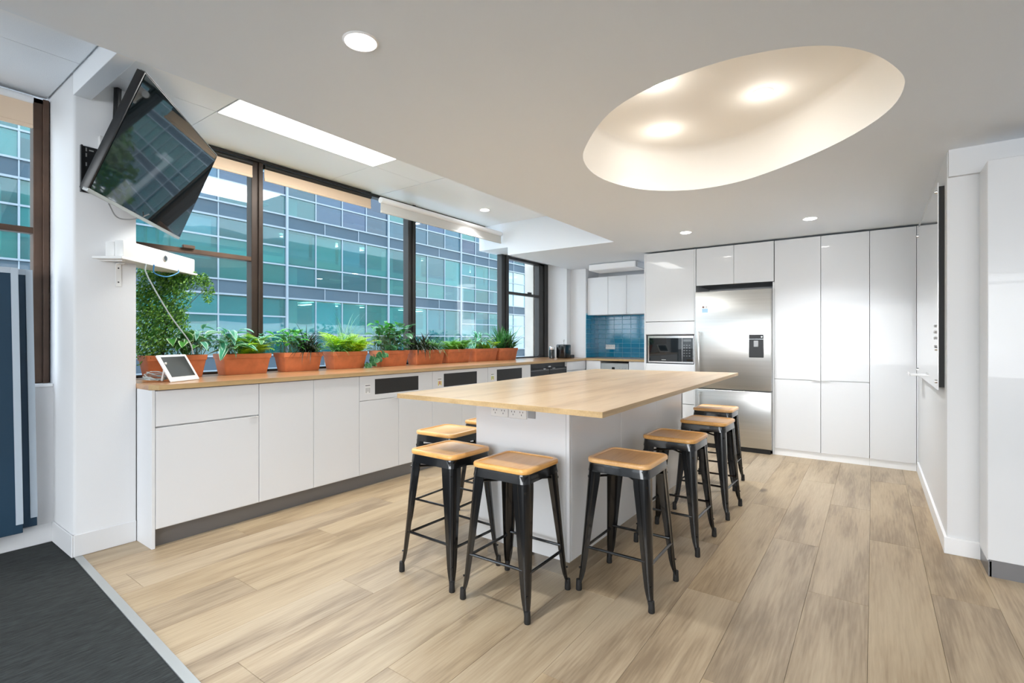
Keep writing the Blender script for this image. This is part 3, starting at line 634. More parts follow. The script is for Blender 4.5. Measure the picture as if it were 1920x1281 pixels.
# tiles
ts = thing('tile_splashback', 'teal blue tiled splashback in the niche', 'splashback', (-3.0, 6.9, .918))
box('grout_bed', -3.374, -2.20, 6.897, 6.909, .919, 1.56, 'grout', ts)
tb = bmesh.new(); bx(tb, -.0632, .0632, -.006, 0, -.0322, .0322, .0015); tme = finish(tb, 'tile', smooth=False); tme.materials.append(M['teal'])
for r in range(9):
    for c_ in range(9):
        inst(tme, 'tile', ts, (-3.306+.131*c_+3.0, -.004, .0345+.0692*r))
box('grout_bed', -3.3755, -3.370, 6.502, 6.897, .919, 1.56, 'grout', ts)
for r in range(9):
    for c_ in range(3): inst(tme, 'tile', ts, (-3.368+3.0, 6.566+.131*c_-6.9, .0345+.0692*r), (0, 0, PI/2))
po = thing('power_outlet', 'white four-gang power outlet on the teal tiles', 'outlet', (-3.15, 6.88, 1.05)); box('plate', -3.24, -3.09, 6.878, 6.8895, 1.035, 1.105, 'plastic', po, bev=.004)
for q in range(4): box('switch', -3.232+.036*q, -3.212+.036*q, 6.874, 6.878, 1.075, 1.09, 'greyst', po)
uc_ = [(-3.372, -3.05, 'white wall cupboard in the niche, nearest the pier'), (-3.048, -2.77, 'white wall cupboard in the middle of the niche above the tiles'), (-2.768, -2.205, 'white wall cupboard in the niche beside the tall oven unit')]
for a, b_, lab in uc_:
    t = thing('wall_cupboard', lab, 'cabinet', ((a+b_)/2, 6.7, 1.535)); box('body', a, b_, 6.57, 6.905, 1.535, 2.07, 'carc', t); box('door', a+.001, b_-.001, 6.55, 6.568, 1.532, 2.072, 'gloss', t, bev=.001)
t = thing('ceiling_unit', 'shallow white box fixed under the ceiling above the niche cupboards', 'vent', (-2.85, 6.35, 2.12)); box('housing', -3.15, -2.48, 6.15, 6.5, 2.115, 2.20, 'skirt', t, bev=.01); box('end_cap', -2.48, -2.46, 6.17, 6.48, 2.12, 2.19, 'greyp', t); box('hanger', -2.9, -2.7, 6.28, 6.38, 2.2, CZ, 'skirt', t)

# ================================================================== TALL UNITS
TY = 5.715
def tdoor(name, x0, x1, z0, z1, par, m='gloss', y=TY): return box(name, x0+.0015, x1-.0015, y, y+.018, z0+.0015, z1-.0015, m, par, bev=.0012)
t = thing('oven_tower', 'tall white gloss unit housing the microwave, left of the fridge', 'cabinet', (-1.9, 5.9, 0))
box('side_panel', -2.195, -2.177, TY, 6.30, 0, 2.187, 'gloss', t); box('side_panel', -1.617, -1.602, TY, 6.30, 0, 2.187, 'gloss', t)
box('body', -2.176, -1.618, 6.2, 6.3, .1, 2.17, 'carc', t); box('shelf', -2.176, -1.618, TY+.01, 6.2, .885, .898, 'gloss', t); box('shelf', -2.176, -1.618, TY+.01, 6.2, 1.235, 1.25, 'gloss', t)
tdoor('door', -2.177, -1.617, 1.385, 2.187, t); tdoor('fascia', -2.177, -1.617, 1.24, 1.382, t); tdoor('fascia', -2.177, -1.617, .80, .895, t)
tdoor('drawer', -2.177, -1.617, .45, .797, t); tdoor('drawer', -2.177, -1.617, .1, .447, t); box('kick', -2.177, -1.617, TY+.04, TY+.055, 0, .1, 'skirt', t)
t = thing('microwave', 'black built-in microwave with a steel trim in the oven tower', 'microwave', (-1.88, 5.9, .90))
box('body', -2.155, -1.622, TY+.03, 6.15, .906, 1.225, 'blackpl', t)
box('frame', -2.150, -1.622, TY, TY+.03, .908, 1.222, 'chrome', t, bev=.003)
dr = box('door', -2.135, -1.752, TY-.006, TY+.0, .925, 1.195, 'screen', t, bev=.002)
box('badge', -1.985, -1.935, TY-.008, TY-.006, .94, .947, 'alu2', dr)
cp = box('control_panel', -1.748, -1.63, TY-.006, TY, .925, 1.195, 'screen', t, bev=.002)
for r in range(5):
    for q in range(3): box('button', -1.735+.03*q, -1.72+.03*q, TY-.0075, TY-.006, .99+.03*r, .995+.03*r, 'greyp', cp)
box('display', -1.735, -1.65, TY-.0075, TY-.006, 1.155, 1.18, 'tabscreen', cp)
# over-fridge cupboard
t = thing('overhead_cupboard', 'white two-door cupboard above the fridge', 'cabinet', (-1.205, 5.9, 1.77)); box('body', -1.60, -.836, TY+.02, 6.3, 1.775, 2.184, 'greyp', t)
tdoor('door', -1.597, -1.205, 1.772, 2.187, t); tdoor('door', -1.205, -.822, 1.772, 2.187, t)
# fridge
FY = 5.66
fr = thing('fridge', 'stainless steel fridge freezer with a black water dispenser', 'fridge', (-1.21, 5.95, 0))
box('body', -1.594, -.836, FY+.065, 6.28, .03, 1.70, 'greyp', fr, bev=.006)
d1 = box('fridge_door', -1.594, -.836, FY, FY+.06, .648, 1.70, 'steel', fr, bev=.008, seg=3); d2 = box('freezer_drawer', -1.594, -.836, FY, FY+.06, .05, .638, 'steel', fr, bev=.008, seg=3)
box('foot_grille', -1.58, -.85, FY+.03, FY+.06, .0, .045, 'blackpl', fr)
for par, z0, z1 in ((d1, .67, 1.262), (d2, .2, .615)):
    b = bmesh.new(); bx(b, -1.556, -1.537, FY-.045, FY-.03, z0, z1, .005, 2); bx(b, -1.552, -1.541, FY-.032, FY+.002, z0+.01, z0+.04); bx(b, -1.552, -1.541, FY-.032, FY+.002, z1-.04, z1-.01); obj('handle', b, 'steel', par)
ds = box('water_dispenser', -1.046, -.908, FY-.006, FY+.004, .99, 1.227, 'blackpl', d1, bev=.004)
# its details are parts of the fridge door itself
box('dispenser_trim', -1.043, -.911, FY-.008, FY-.005, 1.178, 1.183, 'chrome', d1); box('dispenser_paddle', -1.0, -.955, FY-.02, FY-.005, 1.10, 1.165, 'greyp', d1, bev=.004)
b = bmesh.new(); lathe(b, [(.008, FY-.009), (.008, FY-.005)], (-.925, 0, 1.204), 16, 'Y'); obj('dispenser_button', b, 'chrome', d1)
ph = thing('photo_magnet', 'small photo print with two heads stuck on the fridge door', 'photo', (-1.5, FY, 1.5)); box('card', -1.527, -1.452, FY-.002, FY-.0002, 1.455, 1.575, 'card', ph)
for q, m in ((-1.505, 'skinp'), (-1.473, 'greyst')):
    b = bmesh.new(); lathe(b, [(.011, FY-.0026), (.011, FY-.002)], (q, 0, 1.53), 14, 'Y'); obj('print', b, m, ph)
box('print', -1.517, -1.458, FY-.0026, FY-.002, 1.47, 1.512, 'bluep', ph)
tag(box('gable_panel', -.834, -.819, FY+.06, 6.3, 0, 1.768, 'gloss'), 'white side panel between the fridge and the first pantry cupboard', 'panel')
# pantries
plabs = ['tall white gloss pantry cupboard beside the fridge', 'tall white gloss pantry cupboard in the middle of the bank', 'tall one-piece white gloss pantry door in the right corner']
for i, (a, b_) in enumerate(((-.818, -.414), (-.413, -.026), (-.025, .314))):
    t = thing('pantry_cupboard', plabs[i], 'cabinet', ((a+b_)/2, 5.95, 0)); box('body', a+.001, b_-.001, TY+.02, 6.3, .07, 2.17, 'carc', t)
    if i < 2:
        tdoor('door', a, b_, .776, 2.187, t); dl = tdoor('door', a, b_, .068, .773, t)
        hx = b_-.075 if i == 0 else a+.005; box('handle', hx, hx+.07, TY-.012, TY+.004, .770, .7745, 'plastic', dl, bev=.001)
    else: tdoor('door', a, b_, .068, 2.187, t)
    box('kick', a, b_, TY+.012, TY+.028, 0, .068, 'skirt', t)
tag(box('filler_panel', .3155, .329, TY+.002, TY+.02, 0, 2.187, 'gloss'), 'thin white filler strip between the last pantry door and the right wall', 'panel')
# glass writing board on the right wall
t = thing('writing_board', 'white glass writing board standing off the right-hand wall', 'whiteboard', (.30, 4.55, .885))
box('board', .298, .304, 3.74, 5.38, .885, 2.07, 'gboard', t, bev=.001)
for y in (3.80, 5.32):
    for z in (.93, 1.12, 2.03) if y < 4 else (.93, 2.03):
        b = bmesh.new(); lathe(b, [(.011, .29), (.011, .298), (.009, .298), (.009, .33)], (0, y, z), 12, 'X'); obj('standoff', b, 'chrome', t)
b = bmesh.new(); bx(b, .306, .3295, 3.75, 3.80, .90, 2.05); obj('gap_shade', b, 'rubber', t)  # dark strip put in for the shade in the gap behind the board
b = bmesh.new(); bx(b, .235, .298, 5.08, 5.36, .886, .892, .001); bx(b, .235, .239, 5.08, 5.36, .892, .906, .001); obj('pen_tray', b, 'plastic', t)
for i in range(4):
    zz = 1.14+.035*i if i else 1.125
    tag(box('board_magnet', .291, .2975, 3.83, 3.853, zz, zz+.015, 'greyst', bev=.001), ('lowest small grey magnet in the column on the glass board, set apart', 'second small grey magnet from the bottom on the glass board', 'third small grey magnet from the bottom on the glass board', 'topmost small grey magnet in the column on the glass board')[i], 'magnet', 'magnets on the glass board')
# near cabinet on the right
t = thing('tall_cupboard', 'tall white cupboard with a grey kickboard at the right edge', 'cabinet', (.88, 3.5, 0))
box('side_panel', .46, .478, 3.405, 3.625, .075, 2.06, 'gloss', t, bev=.001); box('body', .479, 1.30, 3.41, 3.625, .075, 2.06, 'carc', t); box('door', .46, .88, 3.384, 3.403, .085, 2.06, 'gloss', t, bev=.002); box('door', .882, 1.30, 3.384, 3.403, .085, 2.06, 'gloss', t, bev=.002)
kb = bmesh.new(); bx(kb, .468, 1.3, 3.392, 3.404, 0, .083); bx(kb, .463, .475, 3.392, 3.615, 0, .075); obj('kick', kb, 'alu', t)
sbox('trim_6', .334, 4.2, 3.60, 3.629, 2.06, CZ, 'wall')

# ================================================================== STOOLS
def rrect(h, r, z, n=5, cx=0, cy=0):
    out = []
    for qx, qy, a0 in ((1, 1, 0), (-1, 1, 90), (-1, -1, 180), (1, -1, 270)):
        for i in range(n+1):
            a = math.radians(a0+90*i/n); out.append(Vector((cx+qx*(h-r)+r*math.cos(a), cy+qy*(h-r)+r*math.sin(a), z)))
    return out
def loft(bm, loops, cap0=True, cap1=True):
    R = [[bm.verts.new(p) for p in l] for l in loops]
    for a, b_ in zip(R, R[1:]):
        for i in range(len(a)): bm.faces.new((a[i], a[(i+1) % len(a)], b_[(i+1) % len(a)], b_[i]))
    if cap0: bm.faces.new(R[0][::-1])
    if cap1: bm.faces.new(R[-1])
def leg_pos(z):
    """corner offset of a leg at height z"""
    t = (.585-z)/.585
    return .142+.036*t+(.006*max(0, (.08-z)/.08)**1.5)
def make_stool():
    t = thing('bar_stool', '', 'stool')
    b = bmesh.new(); H = .153
    loft(b, [rrect(H-.006, .040, .597), rrect(H-.001, .044, .600), rrect(H, .045, .604), rrect(H, .045, .613), rrect(H-.002, .044, .6175), rrect(H-.007, .040, .620), rrect(H-.022, .026, .620), rrect(H-.0235, .025, .6165), rrect(H-.028, .022, .6155)])
    obj('seat', b, 'seat', t, local=True, angle=40)
    b = bmesh.new()
    loft(b, [rrect(.150, .035, .558), rrect(.147, .038, .585), rrect(.145, .038, .597), rrect(.12, .03, .597)], False, True)
    inner = [rrect(.147, .033, .558), rrect(.144, .036, .585)]; loft(b, inner, False, False)
    obj('seat_frame', b, 'black', t, local=True)
    for k in range(4):
        sx, sy = ((1, 1), (-1, 1), (-1, -1), (1, -1))[k]
        b = bmesh.new(); loops = []
        for z, wd in ((.59, .066), (.52, .064), (.40, .054), (.28, .045), (.16, .036), (.10, .031), (.07, .026), (.045, .020), (.02, .017)):
            c = leg_pos(z); th = .0035; pts = []
            r = min(.022, wd*.45)
            # outer line of the folded sheet, corner rounded, a shallow rib each side of it
            out = [(-wd, 0), (-wd*.62, 0), (-wd*.55, .003), (-r, .003)]+[(-r+r*math.sin(a)+.0, .003-r+r*math.cos(a)) for a in (.4, .8, 1.2)]+[(.003, -r), (.003, -wd*.55), (0, -wd*.62), (0, -wd)]
            inn = [(0-th, -wd), (-th, -wd*.6), (-th+.001, -r-.004), (-r*.6-th, -r*.6-th), (-r-.004, -th+.001), (-wd*.6, -th), (-wd, -th)]
            for px, py in out+inn: loops_pt = Vector((sx*(c+px), sy*(c+py), z)); pts.append(loops_pt)
            loops.append(pts)
        loft(b, loops)
        lg = obj('leg', b, 'black', t, local=True, angle=28)
        b = bmesh.new(); c = leg_pos(.02)-.009; lathe(b, [(.013, 0), (.0145, .004), (.0135, .03), (.0125, .05)], (sx*(c+.002), sy*(c+.002), 0), 12); obj('rubber_foot', b, 'rubber', lg, local=True)
        b = bmesh.new(); c2 = leg_pos(.10)-.004; lathe(b, [(.0045, -.004), (.0045, .002)], (0, 0, 0), 8); bmesh.ops.transform(b, matrix=Matrix.Translation((sx*(c2+.004), sy*(c2+.004), .105)) @ Matrix.Rotation(math.radians(90), 4, Vector((-sy, sx, 0))), verts=b.verts); obj('bolt', b, 'black', lg, local=True)
    for k, z in enumerate((.205, .19, .205, .19)):
        a = ((1, 1), (-1, 1), (-1, -1), (1, -1))[k]; c = ((-1, 1), (-1, -1), (1, -1), (1, 1))[k]; q = leg_pos(z)-.006
        p0 = Vector((a[0]*q, a[1]*q, z)); p1 = Vector((c[0]*q, c[1]*q, z)); d = (p1-p0).normalized()*.02
        p0 += d*.6; p1 -= d*.6
        b = bmesh.new(); tube(b, [p0, p0+d*.3, p0+d, p1-d, p1-d*.3, p1], .0068, 8); obj('footrest_bar', b, 'black', t, local=True)
    for k in range(2):
        q = leg_pos(.525)-.004; s = 1 if k else -1; zz = .522+.008*k
        b = bmesh.new(); tube(b, [(-q, -s*q, zz), (-.03*1, -s*.03, zz), (.03, s*.03, zz), (q, s*q, zz)], .0058, 8); obj('cross_brace', b, 'black', t, local=True)
    return t
st0 = make_stool()
stools = [(-1.334, 1.882, 1, 'black metal stool with wooden seat, front one centred before the island end'),
          (-1.757, 1.898, -1, 'black metal stool with wooden seat at the front left corner of the island'),
          (-2.131, 2.285, 2, 'black metal stool behind the front left one, beside the cupboards'),
          (-2.14, 2.746, 0, 'black metal stool nearly hidden behind the left side of the island'),
          (-.948, 2.262, 1, 'black metal stool at the near right corner of the island, first of the right row'),
          (-.942, 2.95, 0, 'black metal stool on the right side, second of the right row'),
          (-.937, 3.635, -1, 'black metal stool on the right side, third of the right row'),
          (-1.05, 4.33, 1, 'black metal stool on the right side farthest from the camera, before the fridge')]
for i, (x, y, r, lab) in enumerate(stools):
    if i == 0: st0.location = (x, y, 0); st0.rotation_euler = (0, 0, math.radians(r)); st0['label'] = lab; st0['group'] = 'stools around the island'
    else: dup(st0, (x, y, 0), math.radians(r), lab, 'stools around the island')

# ================================================================== TELEVISION
tv = thing('television', 'large black television tilted down on a wall arm by the pillar', 'television', (-3.344, 1.177, 2.163))
tv.rotation_mode = 'ZXY'
# rotation = Rz * Rx * Ry
Rm = (Matrix.Rotation(2.452, 4, 'Z') @ Matrix.Rotation(.375, 4, 'X') @ Matrix.Rotation(.010, 4, 'Y'))
tv.rotation_mode = 'XYZ'; tv.rotation_euler = Rm.to_euler('XYZ')
W, H = 1.11, .635
box('screen', -W/2+.010, W/2-.006, -.006, -.0028, -H/2+.014, H/2-.006, 'screen', tv, local=True)
b = bmesh.new(); bx(b, -W/2, W/2, -.003, .034, -H/2, H/2, .004, 2); obj('housing', b, 'navyblack' if False else 'blackpl', tv, local=True)
b = bmesh.new(); bx(b, -W/2, W/2, -.006, .02, -H/2-.004, -H/2+.013, .002); obj('bezel', b, 'alu2', tv, local=True)
b = bmesh.new(); bx(b, -W/2, W/2, -.005, .02, H/2+.0005, H/2+.003, .001); obj('bezel', b, 'alu2', tv, local=True)
b = bmesh.new(); bx(b, -.30, .30, .028, .055, -.26, .12, .01, 2); obj('rear_cover', b, 'blackpl', tv, local=True)
b = bmesh.new(); bx(b, .12, .16, .055, .075, -.22, .22, .003); bx(b, -.16, -.12, .055, .075, -.22, .22, .003); obj('bracket', b, 'blackpl', tv, local=True)
mt = thing('wall_mount', 'black slotted television wall mount arm on the pillar', 'bracket', (-3.488, .90, 2.1))
b = bmesh.new(); bx(b, -3.487, -3.478, .828, 1.01, 1.975, 2.228, .002); bx(b, -3.487, -3.465, .828, .836, 1.975, 2.228); obj('plate', b, 'blackpl', mt)
b = bmesh.new()
for z in (1.99, 2.03, 2.12, 2.17, 2.20): bx(b, -3.4778, -3.477, .85, .856, z, z+.02)
bx(b, -3.4778, -3.477, .865, .885, 2.205, 2.212); obj('slots', b, 'alu2', mt)
b = bmesh.new(); tube(b, [(-3.477, .88, 2.12), (-3.44, .98, 2.13), (-3.42, 1.07, 2.15)], .022, 8); obj('arm', b, 'blackpl', mt)
b = bmesh.new(); tube(b, [(-3.477, .90, 2.02), (-3.44, 1.0, 2.06), (-3.42, 1.07, 2.10)], .016, 8); obj('arm', b, 'blackpl', mt)
b = bmesh.new(); pts = curve([(-3.478, .985, 2.597), (-3.476, .982, 2.5), (-3.474, .976, 2.36), (-3.470, .968, 2.28), (-3.46, .96, 2.22)], 8)
for dx, dy in ((0, 0), (.004, .016), (.012, .006)): tube(b, [p+Vector((dx, dy, 0)) for p in pts], .010, 8)
tag(obj('cable_bundle', b, 'blackpl'), 'thick black cable bundle running up the pillar behind the television', 'cable')
t = thing('junction_box', 'small white outlet box on the pillar behind the television', 'outlet', (-3.48, .94, 2.24)); box('housing', -3.487, -3.455, .905, .945, 2.22, 2.30, 'plastic', t, bev=.003)
b = bmesh.new(); tube(b, curve([(-3.40, .93, 1.92), (-3.44, .98, 1.86), (-3.42, 1.05, 1.86), (-3.40, 1.12, 1.90)], 8), .0035, 6); tag(obj('cable', b, 'greyp'), 'thin loop of grey cable hanging under the television', 'cable')

# ================================================================== CONFERENCE BAR ON ITS SHELF
ax = math.atan2(1.52-.983, -3.79+3.35)
sb = thing('shelf', 'small white wall shelf under the conference bar', 'shelf', (-3.35, .983, 1.615), (0, 0, ax))
Ls = .70
b = bmesh.new(); bx(b, -.03, Ls, -.012, .145, 0, .014, .002); obj('board', b, 'plastic', sb, local=True)
b = bmesh.new(); bx(b, .02, .04, .02, .14, -.006, 0); obj('brace', b, 'plastic', sb, local=True)
bk = thing('shelf_bracket', 'white screw bracket on the pillar under the shelf', 'bracket', (-3.488, 1.0, 1.50)); b = bmesh.new(); bx(b, -3.487, -3.483, .985, 1.012, 1.475, 1.605, .001); bx(b, -3.487, -3.43, .985, 1.012, 1.600, 1.606, .001); obj('plate', b, 'plastic', bk)
for z in (1.50, 1.58):
    b = bmesh.new(); lathe(b, [(.004, -3.4835), (.004, -3.4815)], (0, .998, z), 10, 'X'); obj('screw', b, 'blackpl', bk)
cb = thing('conference_bar', 'white video conference bar with a round lens, on the small shelf', 'conference bar', (-3.35, .983, 1.630), (0, 0, ax))
b = bmesh.new(); bx(b, 0, .69, 0, .05, 0, .096, .008, 2); obj('front', b, 'plastic', cb, local=True)
b = bmesh.new(); bx(b, .003, .687, .05, .10, .002, .085, .006, 2); obj('housing', b, 'plastic', cb, local=True)
b = bmesh.new(); lathe(b, [(.020, .001), (.020, -.004), (.016, -.006)], (.36, 0, .05), 20, 'Y'); ln = obj('lens_ring', b, 'chrome', cb, local=True)
b = bmesh.new(); lathe(b, [(.015, -.004), (.013, -.008)], (.36, 0, .05), 20, 'Y'); obj('lens', b, 'screen', ln, local=True)
# cables under it
b = bmesh.new(); tube(b, curve([(-3.45, 1.16, 1.617), (-3.47, 1.17, 1.57), (-3.52, 1.25, 1.56), (-3.57, 1.33, 1.595), (-3.585, 1.34, 1.616)], 10), .0035, 6); tag(obj('cable', b, 'bluec'), 'short blue network cable looped under the shelf', 'cable')
b = bmesh.new(); tube(b, curve([(-3.45, 1.12, 1.617), (-3.46, 1.13, 1.55), (-3.53, 1.27, 1.33), (-3.58, 1.40, 1.16), (-3.60, 1.43, 1.08)], 10), .0038, 6); tag(obj('cable', b, 'greyc'), 'pale grey cable dropping from the shelf to the tablet', 'cable')

# ================================================================== TABLET
tvec = Vector((-3.504+3.38, 1.432-1.228, 0)); aw = math.atan2(tvec.y, tvec.x)
tb_ = thing('touch_panel', 'white tilted touch tablet on its stand on the bench', 'tablet', (-3.38, 1.228, .9205), (0, 0, aw))
lean = math.atan2(.0983, .16)
R = Matrix.Rotation(-lean, 4, 'X')
def tbox(nm, *a, m='plastic', bev=0):
    b = bmesh.new(); bx(b, *a, bev); bmesh.ops.transform(b, matrix=R, verts=b.verts); return obj(nm, b, m, tb_, local=True)
# local +x runs along the foot; local -y... front faces the room
def tbox2(nm, x0, x1, y0, y1, z0, z1, m='plastic', bev=0):
    b = bmesh.new(); bx(b, x0, x1, y0, y1, z0, z1, bev, 2); bmesh.ops.transform(b, matrix=Matrix.Rotation(-lean, 4, 'X'), verts=b.verts); return obj(nm, b, m, tb_, local=True)
tbox2('frame', 0, .24, 0, .011, .001, .188, 'plastic', .004); tbox2('screen', .022, .218, -.001, .0003, .032, .172, 'tabscreen')
b = bmesh.new(); bx(b, .025, .04, .068, .078, 0, .115, .003); bmesh.ops.transform(b, matrix=Matrix.Translation((0, .075, 0)) @ Matrix.Rotation(.2, 4, 'X') @ Matrix.Translation((0, -.06, 0)), verts=b.verts); obj('stand_leg', b, 'plastic', tb_, local=True)
for o in tb_.children: pass
# coils of cable beside it
b = bmesh.new(); pts = []
for i in range(70):
    a = i*.42; pts.append((-3.52+.045*math.cos(a)+random.uniform(-.01, .01), 1.19+.055*math.sin(a)+random.uniform(-.01, .01), .93+.05*abs(math.sin(a*.5))*(i/70)))
pts += [(-3.50, 1.27, .925)]
tube(b, pts, .0032, 6); tag(obj('cable', b, 'greyc'), 'tangled grey cable coil on the bench left of the tablet', 'cable')

# ================================================================== NAVY BOARDS
for i, (xf, y1, zb, lab) in enumerate(((-3.775, .655, .115, 'front navy board with pale blue edge at the left, overlapping the other'), (-3.825, .722, .125, 'rear navy board with pale blue edge behind the front one'))):
    t = thing('display_board', lab, 'board', (xf, 0, 0))
    zt = 1.55+.0*i
    def sk(b):
        for v in b.verts: v.co.y += -.022*(v.co.z-.1)/1.45
        return b
    b = bmesh.new(); bx(b, xf-.02, xf, -.6, y1, zb, zt, .002); obj('panel', sk(b), 'navy', t)
    b = bmesh.new(); bx(b, xf-.0205, xf+.006, y1-.028, y1+.001, zb+.05, zt+.0125); bx(b, xf-.0205, xf+.006, -.6, y1-.0285, zt-.018, zt+.0125); obj('edge_strip', sk(b), 'paleblue', t)
    for y in ((-.45, .28) if i == 0 else (-.3, .12)):
        b = bmesh.new(); bx(b, xf-.018, xf-.002, y, y+.03, 0, zb+.1); obj('foot', b, 'alu2', t)

# ================================================================== PLANTERS
LM = dict(hosta=[leafmesh('leaf', .105, .045, 'hosta', .5), leafmesh('leaf', .085, .04, 'hosta', .9)], hosta2=[leafmesh('leaf', .10, .035, 'hosta2', .8), leafmesh('leaf', .12, .03, 'hosta2', 1.1)],
          round=[leafmesh('leaf', .055, .048, 'round', .3, round_=True), leafmesh('leaf', .045, .04, 'round', .5, round_=True)], bright=[leafmesh('leaf', .07, .04, 'bright', .5)], spikeleaf=[leafmesh('leaf', .06, .022, 'spike', .6)])
def frond(name, m, L=.17, n=13):
    b = bmesh.new(); p = Vector((0, 0, 0)); el = 1.25; pts = []
    for i in range(n+1): pts.append(p.copy()); p += Vector((0, math.cos(el), math.sin(el)))*L/n; el -= 1.5/n
    for i in range(1, n+1):
        t = i/n; ll = .040*math.sin(PI*(.12+.85*t)**.9)+.004; d = (pts[i]-pts[i-1]).normalized()
        for s in (-1, 1):
            q = pts[i-1]; tipp = q+Vector((s*ll, 0, -.004))+d*ll*.55; b.faces.new([b.verts.new(q), b.verts.new(q+d*L/n*.85), b.verts.new(tipp)])
    for a, c in zip(pts, pts[1:]): b.faces.new([b.verts.new(a+Vector((-.0012, 0, 0))), b.verts.new(a+Vector((.0012, 0, 0))), b.verts.new(c+Vector((.0008, 0, 0))), b.verts.new(c+Vector((-.0008, 0, 0)))])
    me = finish(b, name, smooth=False); me.materials.append(M[m]); at = me.color_attributes.new('edge', 'FLOAT_COLOR', 'POINT')
    for i, v in enumerate(me.vertices): q = min(1, abs(v.co.x)/.03); at.data[i].color = (q, q, q, 1)
    return me
LM['fern'] = [frond('frond', 'fern')]; LM['fern2'] = [frond('frond', 'fern2', .15)]
PZ, PH, PWd = .9185, .152, .175
PXF = -3.735           # front of the rim
def pot_mesh(L):
    b = bmesh.new()
    def ring(hl, hw, z, r=.012):
        out = []
        for qx, qy, a0 in ((1, 1, 0), (-1, 1, 90), (-1, -1, 180), (1, -1, 270)):
            for i in range(4):
                a = math.radians(a0+30*i); out.append(Vector((qx*(hw-r)+r*math.cos(a), qy*(hl-r)+r*math.sin(a), z)))
        return out
    hl, hw = L/2, PWd/2
    loft(b, [ring(hl-.028, hw-.026, 0), ring(hl-.026, hw-.024, .004), ring(hl-.008, hw-.008, PH-.036), ring(hl-.003, hw-.003, PH-.034), ring(hl, hw, PH-.002), ring(hl-.002, hw-.002, PH), ring(hl-.008, hw-.008, PH), ring(hl-.010, hw-.010, PH-.02)], True, False)
    return b
def planter(y0, y1, lab):
    yc, L = (y0+y1)/2, y1-y0
    t = thing('planter', lab, 'planter', (PXF-PWd/2, yc, PZ), group='terracotta planters on the window bench')
    b = pot_mesh(L); obj('pot', b, 'terra', t, local=True, angle=25)
    b = bmesh.new(); prism(b, [(-PWd/2+.012, -L/2+.012), (PWd/2-.012, -L/2+.012), (PWd/2-.012, L/2-.012), (-PWd/2+.012, L/2-.012)], PH-.04, PH-.02); obj('soil', b, 'soil', t, local=True, smooth=False)
    return t, L
U = random.uniform
def clump(t, kind, nm, n_, yr, hz=(.0, .10), out=.05, sc=(.8, 1.2), el=(.1, 1.0), xr=(-.05, .06), az=None):
    """scatter leaves as single parts; each on a point of its stalk"""
    sb_ = bmesh.new()
    for _ in range(int(n_*1.35)):
        a = U(0, 2*PI) if az is None else U(*az); x0, y0 = U(*xr), U(*yr); h = U(*hz)*1.6; q = U(0, out)*1.3
        base = Vector((x0, y0, PH-.02)); p = base+Vector((math.cos(a)*q, math.sin(a)*q, h+.02)); s = U(*sc)*1.35
        inst(random.choice(LM[kind]), nm, t, p, (U(*el), U(-.3, .3), a-PI/2), (s, s, s))
        tube(sb_, [base, (base+p)/2+Vector((0, 0, .008)), p], .0013, 4, False)
    o = obj('stems', sb_, 'stem', t, local=True); o['kind'] = 'stuff'
def ferny(t, kind, n, yr, xr=(-.03, .03), sc=(.7, 1.15)):
    for _ in range(int(n*1.3)):
        a = U(0, 2*PI); s = U(*sc)*1.45; inst(LM[kind][0], 'frond', t, (U(*xr), U(*yr), PH-.02), (U(-.35, .25), U(-.2, .2), a), (s, s, s))
def tuft(t, m, c, n_, L=(.12, .2), W=.008, el=(.7, 1.45), droop=(.8, 2.0), spread=.03, nm='grass_tuft', az=None):
    b = bmesh.new()
    for _ in range(int(n_*1.3)): strap(b, (c[0]+U(-spread, spread), c[1]+U(-spread, spread)*1.6, PH-.02), U(0, 2*PI) if az is None else U(*az), U(*L)*1.62, W*U(.8, 1.5), U(*el), U(*droop))
    me_o = obj(nm, b, m, t, local=True, angle=80); attr_rand(me_o.data); me_o['kind'] = 'stuff'
pl = [(1.215, 1.58), (1.679, 2.035), (2.131, 2.478), (2.572, 2.935), (3.071, 3.443), (3.529, 3.957), (3.999, 4.386), (4.463, 4.897), (4.929, 5.32)]
# 1: tall small-leaved shrub and striped leaves, behind the tablet
t, L = planter(*pl[0], 'terracotta planter behind the tablet, tall small-leaved shrub and striped leaves')
b = bmesh.new()
for _ in range(26): cards(b, (U(-.04, .04), U(-.19, .03), U(.2, .66)), U(.07, .11), 330, .0095, (1, 1.1, 1.2), .1)
cards(b, (0, .08, .66), .09, 500, .0095, (.9, 1.6, .7), .1); cards(b, (0, .02, .70), .09, 500, .0095, (.9, 1.6, .5), .1); cards(b, (0, -.1, .68), .10, 600, .0095, (.9, 1.3, .5), .1)
cards(b, (0, .215, .60), .05, 300, .009, (.8, .9, 2.0), .1); cards(b, (0, .16, .68), .06, 260, .009, (.8, 1.2, .8), .1); cards(b, (0, .03, .3), .08, 420, .009, (.9, 1.1, 1.5), .1)
o = obj('small_leaves', b, 'box', t, local=True, smooth=False); attr_rand(o.data); o['kind'] = 'stuff'
b = bmesh.new()
for e_ in ((0, .2, .62), (0, .05, .66), (-.01, -.08, .7), (0, -.15, .5), (0, .03, .45)): tube(b, curve([(0, -.06, PH-.03), (U(-.02, .02), -.06+U(-.02, .03), .3), e_], 5), .004, 5, r1=.0015)
obj('branches', b, 'bark', t, local=True)
clump(t, 'hosta', 'leaf', 34, (-.02, .16), (.03, .10), .06, (.8, 1.15), (-.2, .9)); clump(t, 'hosta2', 'leaf', 16, (.10, .17), (.04, .11), .05, (.7, 1.0), (-.1, .9))
